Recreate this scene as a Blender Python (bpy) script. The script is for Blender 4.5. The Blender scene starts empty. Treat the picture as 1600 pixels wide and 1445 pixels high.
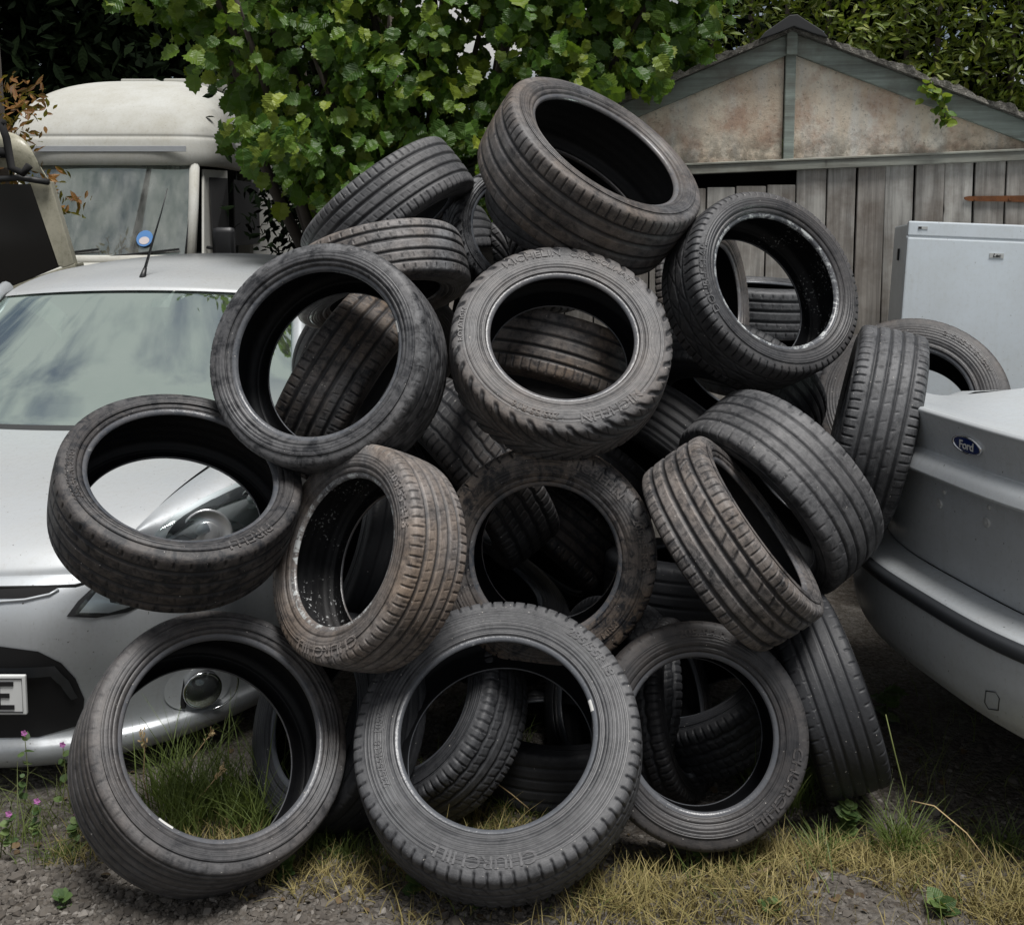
import bpy, bmesh, math, random
import numpy as np
from math import radians as R, sin, cos, pi
from mathutils import Vector, Matrix
from mathutils.bvhtree import BVHTree

# ------------------------------------------------------------------ scene, camera, light
S = bpy.context.scene
C = S.collection
rng = np.random.default_rng(7)
random.seed(7)
CAM_H = 1.56
PITCH = R(5.7)
cam = bpy.data.cameras.new('camera'); cam.lens = 36; cam.sensor_width = 36
cam.shift_y = -0.1325; cam.clip_end = 500; cam.clip_start = 0.05
camo = bpy.data.objects.new('camera', cam); C.objects.link(camo)
camo.location = (0, 0, CAM_H); camo.rotation_euler = (pi/2 - PITCH, 0, 0)
S.camera = camo

W = bpy.data.worlds.new('World'); S.world = W; W.use_nodes = True
wn = W.node_tree; wn.nodes.clear()
def wnode(t, **k):
    n = wn.nodes.new(t)
    for a, b in k.items(): setattr(n, a, b)
    return n
SUN_EL, SUN_AZ = R(72), R(150)      # azimuth clockwise from +Y
sky = wnode('ShaderNodeTexSky', sky_type='NISHITA', sun_disc=False)
sky.sun_elevation = SUN_EL; sky.sun_rotation = SUN_AZ; sky.dust_density = 3.0
tc = wnode('ShaderNodeTexCoord')
mp = wnode('ShaderNodeMapping'); mp.inputs['Scale'].default_value = (1.2, 1.2, 3.0)
nz = wnode('ShaderNodeTexNoise'); nz.inputs['Scale'].default_value = 2.6; nz.inputs['Detail'].default_value = 7; nz.inputs['Roughness'].default_value = .6
cr = wnode('ShaderNodeValToRGB'); cr.color_ramp.elements[0].position = .44; cr.color_ramp.elements[1].position = .58
cr.color_ramp.elements[0].color = (.12, .12, .12, 1); cr.color_ramp.elements[1].color = (1, 1, 1, 1)
mix = wnode('ShaderNodeMix', data_type='RGBA'); mix.inputs['B'].default_value = (9.6, 9.5, 9.2, 1)
bg = wnode('ShaderNodeBackground'); bg.inputs['Strength'].default_value = .05
wo = wnode('ShaderNodeOutputWorld')
L = wn.links.new
L(tc.outputs['Generated'], mp.inputs['Vector']); L(mp.outputs['Vector'], nz.inputs['Vector'])
L(nz.outputs['Fac'], cr.inputs['Fac']); L(cr.outputs['Color'], mix.inputs['Factor'])
L(sky.outputs['Color'], mix.inputs['A']); L(mix.outputs['Result'], bg.inputs['Color']); L(bg.outputs['Background'], wo.inputs['Surface'])

sun = bpy.data.lights.new('sun', 'SUN'); sun.energy = 4.2; sun.angle = R(22); sun.color = (1, .98, .955)
suno = bpy.data.objects.new('sun', sun); C.objects.link(suno)
sd = Vector((sin(SUN_AZ)*cos(SUN_EL), cos(SUN_AZ)*cos(SUN_EL), sin(SUN_EL)))
suno.rotation_euler = sd.to_track_quat('Z', 'Y').to_euler(); suno.location = (0, -3, 8)

S.view_settings.view_transform = 'Standard'; S.view_settings.look = 'None'
S.view_settings.exposure = 0.2; S.view_settings.gamma = 1; S.view_settings.use_curve_mapping = False
S.render.engine = 'CYCLES'
try:
    S.cycles.use_denoising = True; S.cycles.denoiser = 'OPENIMAGEDENOISE'
    S.cycles.max_bounces = 6; S.cycles.transparent_max_bounces = 12
except Exception: pass

# ------------------------------------------------------------------ helpers
def thing(name, label, cat, loc=(0, 0, 0), group=None, mat=None):
    o = bpy.data.objects.new(name, None); C.objects.link(o)
    if mat is not None: o.matrix_world = mat
    else: o.location = loc
    o['label'] = label; o['category'] = cat
    if group: o['group'] = group
    o.empty_display_size = .1
    return o
def tag(o, label, cat, group=None):
    o['label'] = label; o['category'] = cat
    if group: o['group'] = group
    return o
def link(name, me, mat=None, parent=None, label=None, kind=None):
    o = bpy.data.objects.new(name, me); C.objects.link(o)
    if mat is not None: me.materials.append(mat)
    if parent is not None: o.parent = parent
    if label: o['label'] = label
    if kind: o['kind'] = kind
    return o
def np_mesh(name, verts, faces, smooth=True, attrs=None, uv=None):
    """verts (N,3); faces: (M,k) int array or list of such arrays"""
    if not isinstance(faces, list): faces = [faces]
    faces = [np.asarray(f) for f in faces if len(f)]
    me = bpy.data.meshes.new(name)
    verts = np.asarray(verts, dtype=np.float32)
    me.vertices.add(len(verts)); me.vertices.foreach_set('co', verts.ravel())
    idx = np.concatenate([f.ravel() for f in faces]).astype(np.int32)
    tot = np.concatenate([np.full(len(f), f.shape[1]) for f in faces]).astype(np.int32)
    st = np.concatenate([[0], np.cumsum(tot)[:-1]]).astype(np.int32)
    me.loops.add(len(idx)); me.loops.foreach_set('vertex_index', idx)
    me.polygons.add(len(tot)); me.polygons.foreach_set('loop_start', st); me.polygons.foreach_set('loop_total', tot)
    me.polygons.foreach_set('use_smooth', np.full(len(tot), bool(smooth)))
    if attrs:
        for k, v in attrs.items():
            a = me.attributes.new(k, 'FLOAT', 'POINT'); a.data.foreach_set('value', np.asarray(v, dtype=np.float32))
    if uv is not None:
        l = me.uv_layers.new(name='UVMap'); l.data.foreach_set('uv', np.asarray(uv, dtype=np.float32)[idx].ravel())
    me.update(calc_edges=True); me.validate()
    return me
def grid_faces(nu, nv, wrap=False):
    i = np.arange(nu if wrap else nu-1); j = np.arange(nv-1)
    I, J = np.meshgrid(i, j, indexing='ij'); I2 = (I+1) % nu
    return np.stack([I*nv+J, I2*nv+J, I2*nv+J+1, I*nv+J+1], -1).reshape(-1, 4)
class MB:
    """collects boxes, tubes, prisms into one mesh"""
    def __init__(s): s.v = []; s.f = []; s.n = 0
    def add(s, v, f):
        s.v += [tuple(p) for p in v]; s.f += [tuple(i+s.n for i in q) for q in f]; s.n += len(v)
    def box(s, c, d, rot=None, bev=0.0):
        bm = bmesh.new(); bmesh.ops.create_cube(bm, size=1)
        for v in bm.verts: v.co = Vector((v.co.x*d[0], v.co.y*d[1], v.co.z*d[2]))
        if bev: bmesh.ops.bevel(bm, geom=bm.edges[:], offset=bev, segments=2, affect='EDGES', profile=.6)
        M = Matrix.Translation(Vector(c)) @ (rot.to_4x4() if rot else Matrix())
        bm.verts.ensure_lookup_table()
        s.add([M @ v.co for v in bm.verts], [[v.index for v in f.verts] for f in bm.faces]); bm.free()
    def tube(s, pts, rad, n=8, cap=True):
        pts = [Vector(p) for p in pts]; rr = rad if isinstance(rad, (list, tuple)) else [rad]*len(pts)
        b = s.n; vs = []; fs = []
        prev = None
        for i, p in enumerate(pts):
            t = (pts[min(i+1, len(pts)-1)] - pts[max(i-1, 0)]).normalized()
            a = prev if prev else (Vector((0, 0, 1)) if abs(t.z) < .9 else Vector((1, 0, 0)))
            x = (a - t*a.dot(t)).normalized(); y = t.cross(x); prev = x
            for k in range(n):
                w = 2*pi*k/n; vs.append(p + (x*cos(w)+y*sin(w))*rr[i])
        for i in range(len(pts)-1):
            for k in range(n):
                fs.append((i*n+k, i*n+(k+1) % n, (i+1)*n+(k+1) % n, (i+1)*n+k))
        if cap: fs.append(tuple(range(n))[::-1]); fs.append(tuple((len(pts)-1)*n+k for k in range(n)))
        s.add(vs, fs)
    def prism(s, poly, d):
        """poly: list of 3D points, extruded by vector d"""
        n = len(poly); d = Vector(d); p = [Vector(q) for q in poly]
        fs = [tuple(range(n))[::-1], tuple(range(n, 2*n))] + [(i, (i+1) % n, n+(i+1) % n, n+i) for i in range(n)]
        s.add(p+[q+d for q in p], fs)
    def build(s, name, mat, parent=None, smooth=False, bev=0, sub=0, **k):
        me = bpy.data.meshes.new(name); me.from_pydata([tuple(v) for v in s.v], [], s.f); me.update()
        bm = bmesh.new(); bm.from_mesh(me); bmesh.ops.recalc_face_normals(bm, faces=bm.faces[:])
        if bev: bmesh.ops.bevel(bm, geom=[e for e in bm.edges if len(e.link_faces) == 2 and e.calc_face_angle() > .5], offset=bev, segments=2, affect='EDGES', profile=.6)
        for f in bm.faces: f.smooth = smooth
        bm.to_mesh(me); bm.free()
        return link(name, me, mat, parent, **k)
def ray(u, v):
    """direction of the sight line through a photo position, for laying the place out"""
    x = (u-800)/1600.; y = (509.7-v)/1600.
    return np.array([x, cos(PITCH)+y*sin(PITCH), -sin(PITCH)+y*cos(PITCH)])
def at(u, v, Y):
    d = ray(u, v); return Vector(np.array([0, 0, CAM_H]) + d*(Y/d[1]))
def gnd(u, v):
    d = ray(u, v); return Vector(np.array([0, 0, CAM_H]) + d*(-CAM_H/d[2]))

# ------------------------------------------------------------------ materials
class NT:
    def __init__(s, name):
        s.m = bpy.data.materials.new(name); s.m.use_nodes = True; s.t = s.m.node_tree; s.t.nodes.clear()
        s.out = s.t.nodes.new('ShaderNodeOutputMaterial')
    def n(s, t, ins=None, **k):
        n = s.t.nodes.new('ShaderNode'+t)
        for a, b in k.items(): setattr(n, a, b)
        for a, b in (ins or {}).items(): s.set(n.inputs[a], b)
        return n
    def set(s, sock, b):
        if hasattr(b, 'default_value') and hasattr(b, 'is_output'): s.t.links.new(b, sock)
        elif isinstance(b, tuple) and len(b) == 3 and len(sock.default_value) == 4: sock.default_value = (*b, 1)
        else: sock.default_value = b
    def noise(s, vec, scale, detail=5, rough=.6, dist=0):
        return s.n('TexNoise', {'Vector': vec, 'Scale': scale, 'Detail': detail, 'Roughness': rough, 'Distortion': dist}).outputs['Fac']
    def ramp(s, fac, a, b, ca=(0, 0, 0), cb=(1, 1, 1)):
        n = s.n('ValToRGB', {'Fac': fac}); e = n.color_ramp.elements
        e[0].position = a; e[1].position = b; e[0].color = (*ca, 1); e[1].color = (*cb, 1); return n.outputs['Color']
    def mix(s, f, a, b, mode='MIX'):
        n = s.n('Mix', data_type='RGBA', blend_type=mode, clamp_factor=True)
        s.set(n.inputs['Factor'], f); s.set(n.inputs[6], a); s.set(n.inputs[7], b); return n.outputs[2]
    def math(s, op, a, b=0.0, clamp=False):
        n = s.n('Math', operation=op, use_clamp=clamp); s.set(n.inputs[0], a); s.set(n.inputs[1], b); return n.outputs[0]
    def bsdf(s, col, rough=.6, metal=0.0, bump=None, bstr=.3, bdist=.002, **k):
        b = s.n('BsdfPrincipled', {'Base Color': col, 'Roughness': rough, 'Metallic': metal})
        for a, v in k.items(): s.set(b.inputs[a.replace('_', ' ')], v)
        if bump is not None:
            bn = s.n('Bump', {'Height': bump, 'Strength': bstr, 'Distance': bdist}); s.t.links.new(bn.outputs[0], b.inputs['Normal'])
        s.t.links.new(b.outputs[0], s.out.inputs['Surface']); return b
    def coord(s, which='Object', scale=None, loc=None):
        c = s.n('TexCoord').outputs[which]
        if scale or loc is not None:
            m = s.n('Mapping'); s.t.links.new(c, m.inputs['Vector'])
            if scale: m.inputs['Scale'].default_value = scale
            if loc is not None: s.set(m.inputs['Location'], loc)
            c = m.outputs['Vector']
        return c

def simple(name, col, rough=.6, metal=0.0, vary=.25, scale=8, bump=0, **k):
    t = NT(name); co = t.coord()
    nz = t.noise(co, scale)
    c2 = tuple(x*(1-vary) for x in col)
    t.bsdf(t.mix(nz, col, c2), rough, metal, bump=t.noise(co, scale*12) if bump else None, bstr=bump, **k)
    return t.m

def rubber(name, part, chip=False):
    t = NT(name)
    oi = t.n('ObjectInfo')
    co = t.n('VectorMath', {0: t.coord('Object'), 1: oi.outputs['Location']}, operation='ADD').outputs[0]
    sep = t.n('SeparateColor', {'Color': oi.outputs['Color']})
    dust, brown, blot = sep.outputs[0], sep.outputs[1], sep.outputs[2]
    n1 = t.noise(co, 9, 6, .65); n2 = t.noise(co, 60, 4, .7); n3 = t.noise(co, 3.2, 4, .6); n4 = t.noise(co, 24, 6, .75, .6)
    uvs = t.coord('UV', (14, 900, 1)) if part != 'tread' else t.coord('UV', (60, 160, 1))
    st = t.noise(uvs, 1.0, 3, .6)
    f = t.math('SUBTRACT', t.math('MULTIPLY', t.math('ADD', t.math('MULTIPLY', n1, 1.25), t.math('MULTIPLY', n2, .9)), .75), .32)
    f = t.math('ADD', f, t.math('MULTIPLY', t.math('SUBTRACT', st, .5), 1.15 if part != 'tread' else .7))
    bl = t.math('MULTIPLY', t.ramp(n4, .46, .62), blot)
    f = t.math('SUBTRACT', f, t.math('MULTIPLY', bl, .75))
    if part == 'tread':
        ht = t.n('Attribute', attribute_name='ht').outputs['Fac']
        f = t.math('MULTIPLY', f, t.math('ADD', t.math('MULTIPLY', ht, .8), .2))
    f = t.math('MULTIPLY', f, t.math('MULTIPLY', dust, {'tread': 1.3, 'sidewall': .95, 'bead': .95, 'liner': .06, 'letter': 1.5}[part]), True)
    hue = t.math('MULTIPLY', t.math('MULTIPLY', brown, t.ramp(n3, .3, .65)), 1.0 if part == 'tread' else .9, True)
    dcol = t.mix(hue, (.215, .22, .23), (.245, .165, .10))
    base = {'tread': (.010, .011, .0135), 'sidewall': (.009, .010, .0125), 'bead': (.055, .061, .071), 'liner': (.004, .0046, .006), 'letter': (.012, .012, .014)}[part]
    col = t.mix(f, base, dcol)
    if part == 'bead':
        col = t.mix(t.ramp(t.noise(co, 34, 7, .78, .5), .50 if chip else .62, .58 if chip else .72), col, (.42, .44, .44))
    sp = t.noise(co, 150, 1, .5)
    if part != 'liner': col = t.mix(t.ramp(sp, .775, .80), col, (.40, .38, .35))
    if part == 'liner' and chip:
        col = t.mix(t.math('MULTIPLY', t.ramp(t.noise(co, 120, 3, .6), .60, .66), t.ramp(n1, .50, .58)), col, (.45, .46, .46))
    if part == 'sidewall':
        w = t.n('TexWave', {'Vector': t.coord('UV', (0, 1, 0)), 'Scale': 9.0, 'Distortion': 0.0}, wave_type='BANDS', bands_direction='Y').outputs['Fac']
        bmp = t.math('ADD', t.math('MULTIPLY', w, .25), t.math('ADD', t.math('MULTIPLY', n2, .6), t.math('MULTIPLY', n4, .5)))
        b = t.bsdf(col, .43, bump=bmp, bstr=.5, bdist=.0022)
    else:
        bmp = t.math('ADD', n2, t.math('MULTIPLY', t.noise(co, 200, 2), .5))
        b = t.bsdf(col, .30 if part == 'bead' else .58, bump=bmp, bstr=.45, bdist=.0018)
    b.inputs['Specular IOR Level'].default_value = .42 if part != 'liner' else .3
    return t.m
RUB = {p: rubber('rubber_'+p, p) for p in ('tread', 'sidewall', 'bead', 'liner', 'letter')}
RUB['flecked'] = rubber('rubber_flecked_liner', 'liner', True); RUB['chipped'] = rubber('rubber_chipped_bead', 'bead', True)

def paint(name, col, dirt=(.16, .145, .12), amt=.35, rough=.36, metal=.45, coat=.3):
    t = NT(name); co = t.coord('Object')
    n1 = t.noise(co, 2.5, 6, .65); n2 = t.noise(co, 55, 5, .7); n3 = t.noise(co, 240, 2)
    f = t.math('MULTIPLY', t.math('ADD', t.ramp(n1, .35, .75), t.math('MULTIPLY', t.ramp(n2, .5, .8), .6)), amt, True)
    stx = t.noise(t.coord('Object', (40, 40, 2.0)), 1.0, 3, .6)
    f = t.math('ADD', f, t.math('MULTIPLY', t.ramp(stx, .55, .8), amt*.35), True)
    c = t.mix(f, col, dirt)
    c = t.mix(t.ramp(t.noise(co, 110, 2, .5), .73, .76), c, (.05, .045, .035))
    rg = t.math('ADD', t.math('MULTIPLY', f, .45), rough)
    b = t.bsdf(c, rg, t.math('MULTIPLY', t.math('SUBTRACT', 1.0, f), metal), bump=n3, bstr=.05, bdist=.001)
    b.inputs['Coat Weight'].default_value = coat; b.inputs['Coat Roughness'].default_value = .2
    return t.m
def glass(name, tint, minr=.1, ior=1.7, dirt=.12, streak=False):
    t = NT(name); co = t.coord()
    tr = t.n('BsdfTransparent', {'Color': tint}); gl = t.n('BsdfGlossy', {'Color': (.84, 1, .95), 'Roughness': .03})
    fr = t.n('LayerWeight', {'Blend': 1-1/ior}).outputs[0]
    f = t.math('ADD', fr, minr, True)
    m = t.n('MixShader'); t.set(m.inputs[0], f); t.t.links.new(tr.outputs[0], m.inputs[1]); t.t.links.new(gl.outputs[0], m.inputs[2])
    df = t.n('BsdfDiffuse', {'Color': (.42, .43, .41)})
    n = t.noise(co, 6, 6, .7)
    if streak: n = t.noise(t.coord('Object', (9, 9, .5)), 1.0, 4, .6)
    d = t.math('MULTIPLY', t.ramp(n, .3, .8), dirt)
    m2 = t.n('MixShader'); t.set(m2.inputs[0], d); t.t.links.new(m.outputs[0], m2.inputs[1]); t.t.links.new(df.outputs[0], m2.inputs[2])
    t.t.links.new(m2.outputs[0], t.out.inputs['Surface']); return t.m
def leafmat(name, a, b, c, trans=.35, rough=.5, key='shade', tcol=(.20, .30, .02), spec=.35):
    t = NT(name); sh = t.n('Attribute', attribute_name=key).outputs['Fac']
    r = t.n('ValToRGB', {'Fac': sh}); e = r.color_ramp.elements
    e[0].color = (*a, 1); e[1].color = (*c, 1); e.new(.55).color = (*b, 1)
    col = t.mix(t.math('MULTIPLY', t.noise(t.coord(), 40, 3), .5), r.outputs['Color'], tuple(x*.55 for x in b))
    lx = t.n('Attribute', attribute_name='lx').outputs['Fac']; ly = t.n('Attribute', attribute_name='ly').outputs['Fac']
    ax = t.math('ABSOLUTE', lx)
    ve = t.math('SINE', t.math('MULTIPLY', t.math('SUBTRACT', ly, t.math('MULTIPLY', ax, .7)), 44.0))
    mid = t.ramp(ax, .0, .035, (1, 1, 1), (0, 0, 0))
    col = t.mix(t.math('MULTIPLY', t.ramp(ve, .1, .95), .05), col, tuple(x*1.7 for x in b))
    col = t.mix(t.math('MULTIPLY', mid, .45 if spec > .1 else 0.0), col, (.16, .20, .06))
    p = t.n('BsdfPrincipled', {'Base Color': col, 'Roughness': rough, 'Specular IOR Level': spec})
    bn = t.n('Bump', {'Height': ve, 'Strength': .22, 'Distance': .003}); t.t.links.new(bn.outputs[0], p.inputs['Normal'])
    tl = t.n('BsdfTranslucent', {'Color': t.mix(.5, col, tcol)})
    m = t.n('MixShader', {0: trans}); t.t.links.new(p.outputs[0], m.inputs[1]); t.t.links.new(tl.outputs[0], m.inputs[2])
    t.t.links.new(m.outputs[0], t.out.inputs['Surface']); return t.m
def wood(name, cols, along=2, rough=.85, scale=1.0):
    """cols: three colours picked per plank by the 'plank' attribute"""
    t = NT(name); sc = [34*scale]*3; sc[along] = 1.6*scale
    co = t.coord('Object'); pk = t.n('Attribute', attribute_name='plank').outputs['Fac']
    v = t.n('CombineXYZ', {'X': t.math('MULTIPLY', pk, 37.0), 'Y': t.math('MULTIPLY', pk, 11.0), 'Z': t.math('MULTIPLY', pk, 23.0)}).outputs[0]
    c3 = t.n('VectorMath', {0: co, 1: v}, operation='ADD').outputs[0]
    m = t.n('Mapping', {'Vector': c3, 'Scale': tuple(sc)}).outputs['Vector']
    g = t.noise(m, 1.0, 6, .7, .4); big = t.noise(c3, 5, 5, .65)
    r = t.n('ValToRGB', {'Fac': pk}); e = r.color_ramp.elements
    e[0].color = (*cols[0], 1); e[1].color = (*cols[2], 1); e.new(.5).color = (*cols[1], 1)
    col = t.mix(t.ramp(g, .38, .68), t.mix(.55, r.outputs['Color'], (.04, .038, .035)), r.outputs['Color'])
    col = t.mix(t.math('MULTIPLY', t.ramp(big, .42, .68), .6), col, (.085, .06, .042))
    m2 = t.n('Mapping', {'Vector': c3, 'Scale': (9, 9, 3.2)}).outputs['Vector']
    vo = t.n('TexVoronoi', {'Vector': m2, 'Scale': .9}).outputs['Distance']
    col = t.mix(t.ramp(vo, .03, .09, (1, 1, 1), (0, 0, 0)), col, (.025, .02, .016))
    t.bsdf(col, rough, bump=g, bstr=.6, bdist=.004); return t.m

M = {}
M['silver'] = paint('silver_paint', (.46, .49, .515), amt=.42)
M['roofsilver'] = paint('dusty_silver_paint', (.50, .525, .54), amt=.42)
M['grey'] = paint('grey_silver_paint', (.55, .585, .61), dirt=(.24, .235, .22), amt=.5, rough=.34, metal=.4)
M['cream'] = paint('cream_gelcoat', (.43, .435, .41), dirt=(.28, .26, .20), amt=.55, rough=.72, metal=0.0, coat=0.0)
M['mouldcream'] = paint('algae_cream_paint', (.42, .40, .31), dirt=(.10, .10, .06), amt=.8, rough=.5, metal=0.0)
M['white'] = paint('white_enamel', (.61, .67, .72), dirt=(.36, .36, .32), amt=.38, rough=.34, metal=0.0)
M['black'] = simple('black_plastic', (.012, .0125, .014), .45)
M['flatblack'] = simple('flat_black', (.003, .003, .0035), .9)  # also paints the shade of openings that have no depth
M['strip'] = simple('grey_black_strip', (.03, .033, .037), .4)
M['chrome'] = simple('chrome', (.75, .76, .77), .12, 1.0, vary=.15)
M['reflector'] = simple('lamp_reflector', (.72, .74, .75), .28, .55, vary=.2, scale=25)
M['trimdark'] = simple('dark_trim', (.02, .021, .022), .55)
M['screen'] = glass('windscreen_glass', (.42, .55, .52), .60, 1.5, .08)
M['vanglass'] = glass('van_windscreen_glass', (.35, .39, .38), .22, 1.45, .38, True)
M['darkglass'] = glass('dark_side_glass', (.05, .06, .06), .01, 1.45, .03)
M['lens'] = glass('lamp_lens', (.9, .93, .94), .03, 1.45, .05)
M['cabin'] = simple('cabin_fabric', (.05, .055, .055), .9)
M['dash'] = simple('dashboard_plastic', (.09, .10, .10), .7)
M['plate'] = simple('plate_white', (.62, .63, .62), .4, vary=.12)
M['ink'] = simple('black_ink', (.006, .006, .007), .6)
M['blue'] = simple('badge_blue', (.008, .022, .11), .2)
M['paper'] = simple('paper_label', (.62, .62, .60), .7)
M['rust'] = simple('rusty_iron', (.24, .085, .025), .9, 0.0, vary=.85, scale=28, bump=.8)
M['steel'] = simple('dull_steel', (.55, .56, .55), .45, .3, vary=.35, scale=60)

# ------------------------------------------------------------------ tyres
def smooth_poly(P, n):
    """Catmull-Rom through control points, resampled by arc length"""
    P = np.array(P, float); Q = np.vstack([2*P[0]-P[1], P, 2*P[-1]-P[-2]]); out = []
    for i in range(1, len(Q)-2):
        t = np.linspace(0, 1, 14, endpoint=False)[:, None]
        p0, p1, p2, p3 = Q[i-1], Q[i], Q[i+1], Q[i+2]
        out.append(.5*((2*p1)+(-p0+p2)*t+(2*p0-5*p1+4*p2-p3)*t**2+(-p0+3*p1-3*p2+p3)*t**3))
    out = np.vstack(out+[P[-1:]])
    d = np.r_[0, np.cumsum(np.hypot(*np.diff(out, axis=0).T))]
    u = np.linspace(0, d[-1], n)
    return np.stack([np.interp(u, d, out[:, k]) for k in range(out.shape[1])], 1), d[-1]
def sb(x, w, e): return np.clip((w-np.abs(x))/e+.5, 0, 1)
def frac(x): return x-np.floor(x)
def tread_height(ds, th, lat):
    """depth of the tread pattern (metres, negative = groove) over angle th and lateral position lat (-1..1 tread, beyond = shoulder)"""
    h = np.zeros(np.broadcast(th, lat).shape)
    gd = ds.get('gd', .006)
    wob = ds.get('wob', 0)
    for g, w in ds.get('g', []):
        l2 = lat - (wob*np.sin(th*36) if wob else 0)
        h = np.minimum(h, -gd*sb(l2-g, w, .03))
    for (n, a, b, slant, wf, dep, both) in ds.get('s', []):   # lateral slits between lat a and b
        for sg in ((1, -1) if both else (1,)):
            x = lat*sg
            ph = frac(n*th/(2*pi)+slant*(x-a)*sg + (.5 if sg < 0 else 0))-.5
            m = np.clip((x-a)/.05+.5, 0, 1)*np.clip((b-x)/.05+.5, 0, 1)
            h = np.minimum(h, -dep*sb(ph, wf, .09)*m)
    if 'v' in ds:
        n, k, wf, dep = ds['v']; x = np.abs(lat)
        ph = frac(n*th/(2*pi)+k*np.sqrt(x+.02)+(.5*(lat > 0)))-.5
        h = np.minimum(h, -dep*sb(ph, wf, .12)*np.clip((1.25-x)/.1, 0, 1))
    if 'z' in ds:                                             # zigzag shoulder blocks
        n, a, dep = ds['z']; x = np.abs(lat)
        zz = .06*np.sign(np.sin(n*th))
        h = np.minimum(h, -dep*sb(x-a-zz, .025, .03))
        ph = frac(n*th/(2*pi)+.6*np.abs(x-.9))-.5
        h = np.minimum(h, -dep*sb(ph, .055, .08)*np.clip((x-.35)/.05, 0, 1)*np.clip((1.1+zz-x)/.05, 0, 1))
    return h
G4 = [(-.62, .05), (-.2, .055), (.2, .055), (.62, .05)]
DES = {
 'rib':    dict(g=[(-.72, .035), (-.3, .05), (.05, .05), (.42, .05), (.72, .035), (.92, .022)], s=[(48, 1.0, 1.15, .1, .05, .0012, True)], gd=.007),
 'block':  dict(g=G4, s=[(72, .68, 1.20, .25, .085, .005, True), (72, .26, .58, 1.2, .07, .0035, True), (72, -.16, .16, 1.2, .06, .0025, False)], wob=.015),
 'lug':    dict(g=[(-.62, .04), (-.2, .04), (.2, .04), (.62, .04)], s=[(72, .70, 1.22, .12, .075, .0055, True), (36, .66, .95, -.9, .03, .004, True), (72, .26, .55, 1.0, .05, .003, True)], wob=.012),
 'plain':  dict(g=[(-.6, .03), (-.2, .03), (.2, .03), (.6, .03)], s=[(48, .90, 1.06, .2, .05, .0015, True)], gd=.004),
 'dash':   dict(g=[(-.66, .04), (-.25, .05), (.2, .05), (.62, .04)], s=[(48, .76, .92, .1, .055, .004, True), (48, .34, .5, .4, .045, .0025, True)], gd=.006),
 'slit':   dict(g=G4, s=[(72, .72, 1.12, .05, .075, .004, True), (72, .34, .52, .9, .05, .002, True), (36, -.12, .12, .8, .03, .0015, False), (36, .62, .86, .1, .035, .002, True)]),
 'vee':    dict(v=(36, 2.6, .14, .0062), s=[(72, .5, 1.0, .8, .05, .003, True)]),
 'chunk':  dict(g=[(-.25, .05), (.25, .05)], z=(48, .62, .0055), s=[(48, -.2, .2, .9, .07, .004, False)]),
 'wide':   dict(g=[(-.66, .04), (-.24, .045), (.2, .045), (.58, .045)], s=[(72, .64, 1.02, .10, .065, .0045, False), (36, -1.0, -.75, .1, .04, .002, False)], gd=.006),
 'flow':   dict(g=[(.42, .03), (.0, .025), (-.5, .03)], s=[(72, .56, 1.16, .6, .075, .005, True), (18, -.5, .4, 1.6, .03, .0035, False), (18, -.5, .4, -1.6, .03, .0035, False)]),
 'deep':   dict(g=[(-.64, .055), (-.22, .06), (.2, .06), (.62, .055)], s=[(72, .72, 1.2, .15, .075, .004, True), (36, .28, .55, 1.1, .06, .0045, False), (36, -.55, -.3, .8, .025, .0015, False)], gd=.007),
 'curl':   dict(g=[(-.6, .03), (-.2, .035), (.2, .035), (.56, .04)], s=[(48, .50, .66, -.9, .06, .003, False), (48, .80, 1.02, .3, .055, .0022, False), (48, .84, 1.12, .2, .06, .0028, True)], gd=.0045),
 'nick':   dict(g=[(-.62, .05), (-.24, .045), (.14, .045), (.55, .05)], s=[(72, .74, 1.16, .08, .085, .0045, True), (36, .26, .42, .6, .05, .002, True), (36, -.12, .08, .9, .035, .0015, False)], gd=.0055),
}
def tyre_frame(c, n):
    n = Vector(n).normalized()
    a = Vector((1, 0, 0)) if abs(n.x) < .93 else Vector((0, 0, 1))
    x = (a-n*a.dot(n)).normalized(); y = n.cross(x)
    return Matrix(((x.x, y.x, n.x, c[0]), (x.y, y.y, n.y, c[1]), (x.z, y.z, n.z, c[2]), (0, 0, 0, 1)))
def revolve(name, prof, nth, mat, parent, color):
    th = np.linspace(0, 2*pi, nth, endpoint=False)
    r, a = prof[:, 0], prof[:, 1]
    v = np.stack([np.cos(th)[:, None]*r, np.sin(th)[:, None]*r, np.broadcast_to(a, (nth, len(a)))], -1).reshape(-1, 3)
    uv = np.stack([np.repeat(th/(2*pi), len(a)), np.tile(np.linspace(0, 1, len(a)), nth)], 1)
    me = np_mesh(name, v, grid_faces(nth, len(a), True), uv=uv)
    o = link(name, me, mat, parent); o.color = color; return o
def font_mesh(body, size, ext=.0008, bold=0.0, shear=0.0, space=1.0):
    cu = bpy.data.curves.new('t', 'FONT'); cu.body = body; cu.size = size; cu.extrude = ext; cu.align_x = 'CENTER'; cu.align_y = 'CENTER'
    cu.resolution_u = 3; cu.offset = bold; cu.shear = shear; cu.space_character = space
    o = bpy.data.objects.new('t', cu); C.objects.link(o)
    dg = bpy.context.evaluated_depsgraph_get(); me = o.evaluated_get(dg).to_mesh()
    v = [tuple(p.co) for p in me.vertices]; f = [tuple(p.vertices) for p in me.polygons]
    o.evaluated_get(dg).to_mesh_clear(); bpy.data.objects.remove(o); bpy.data.curves.remove(cu)
    return v, f
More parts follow.
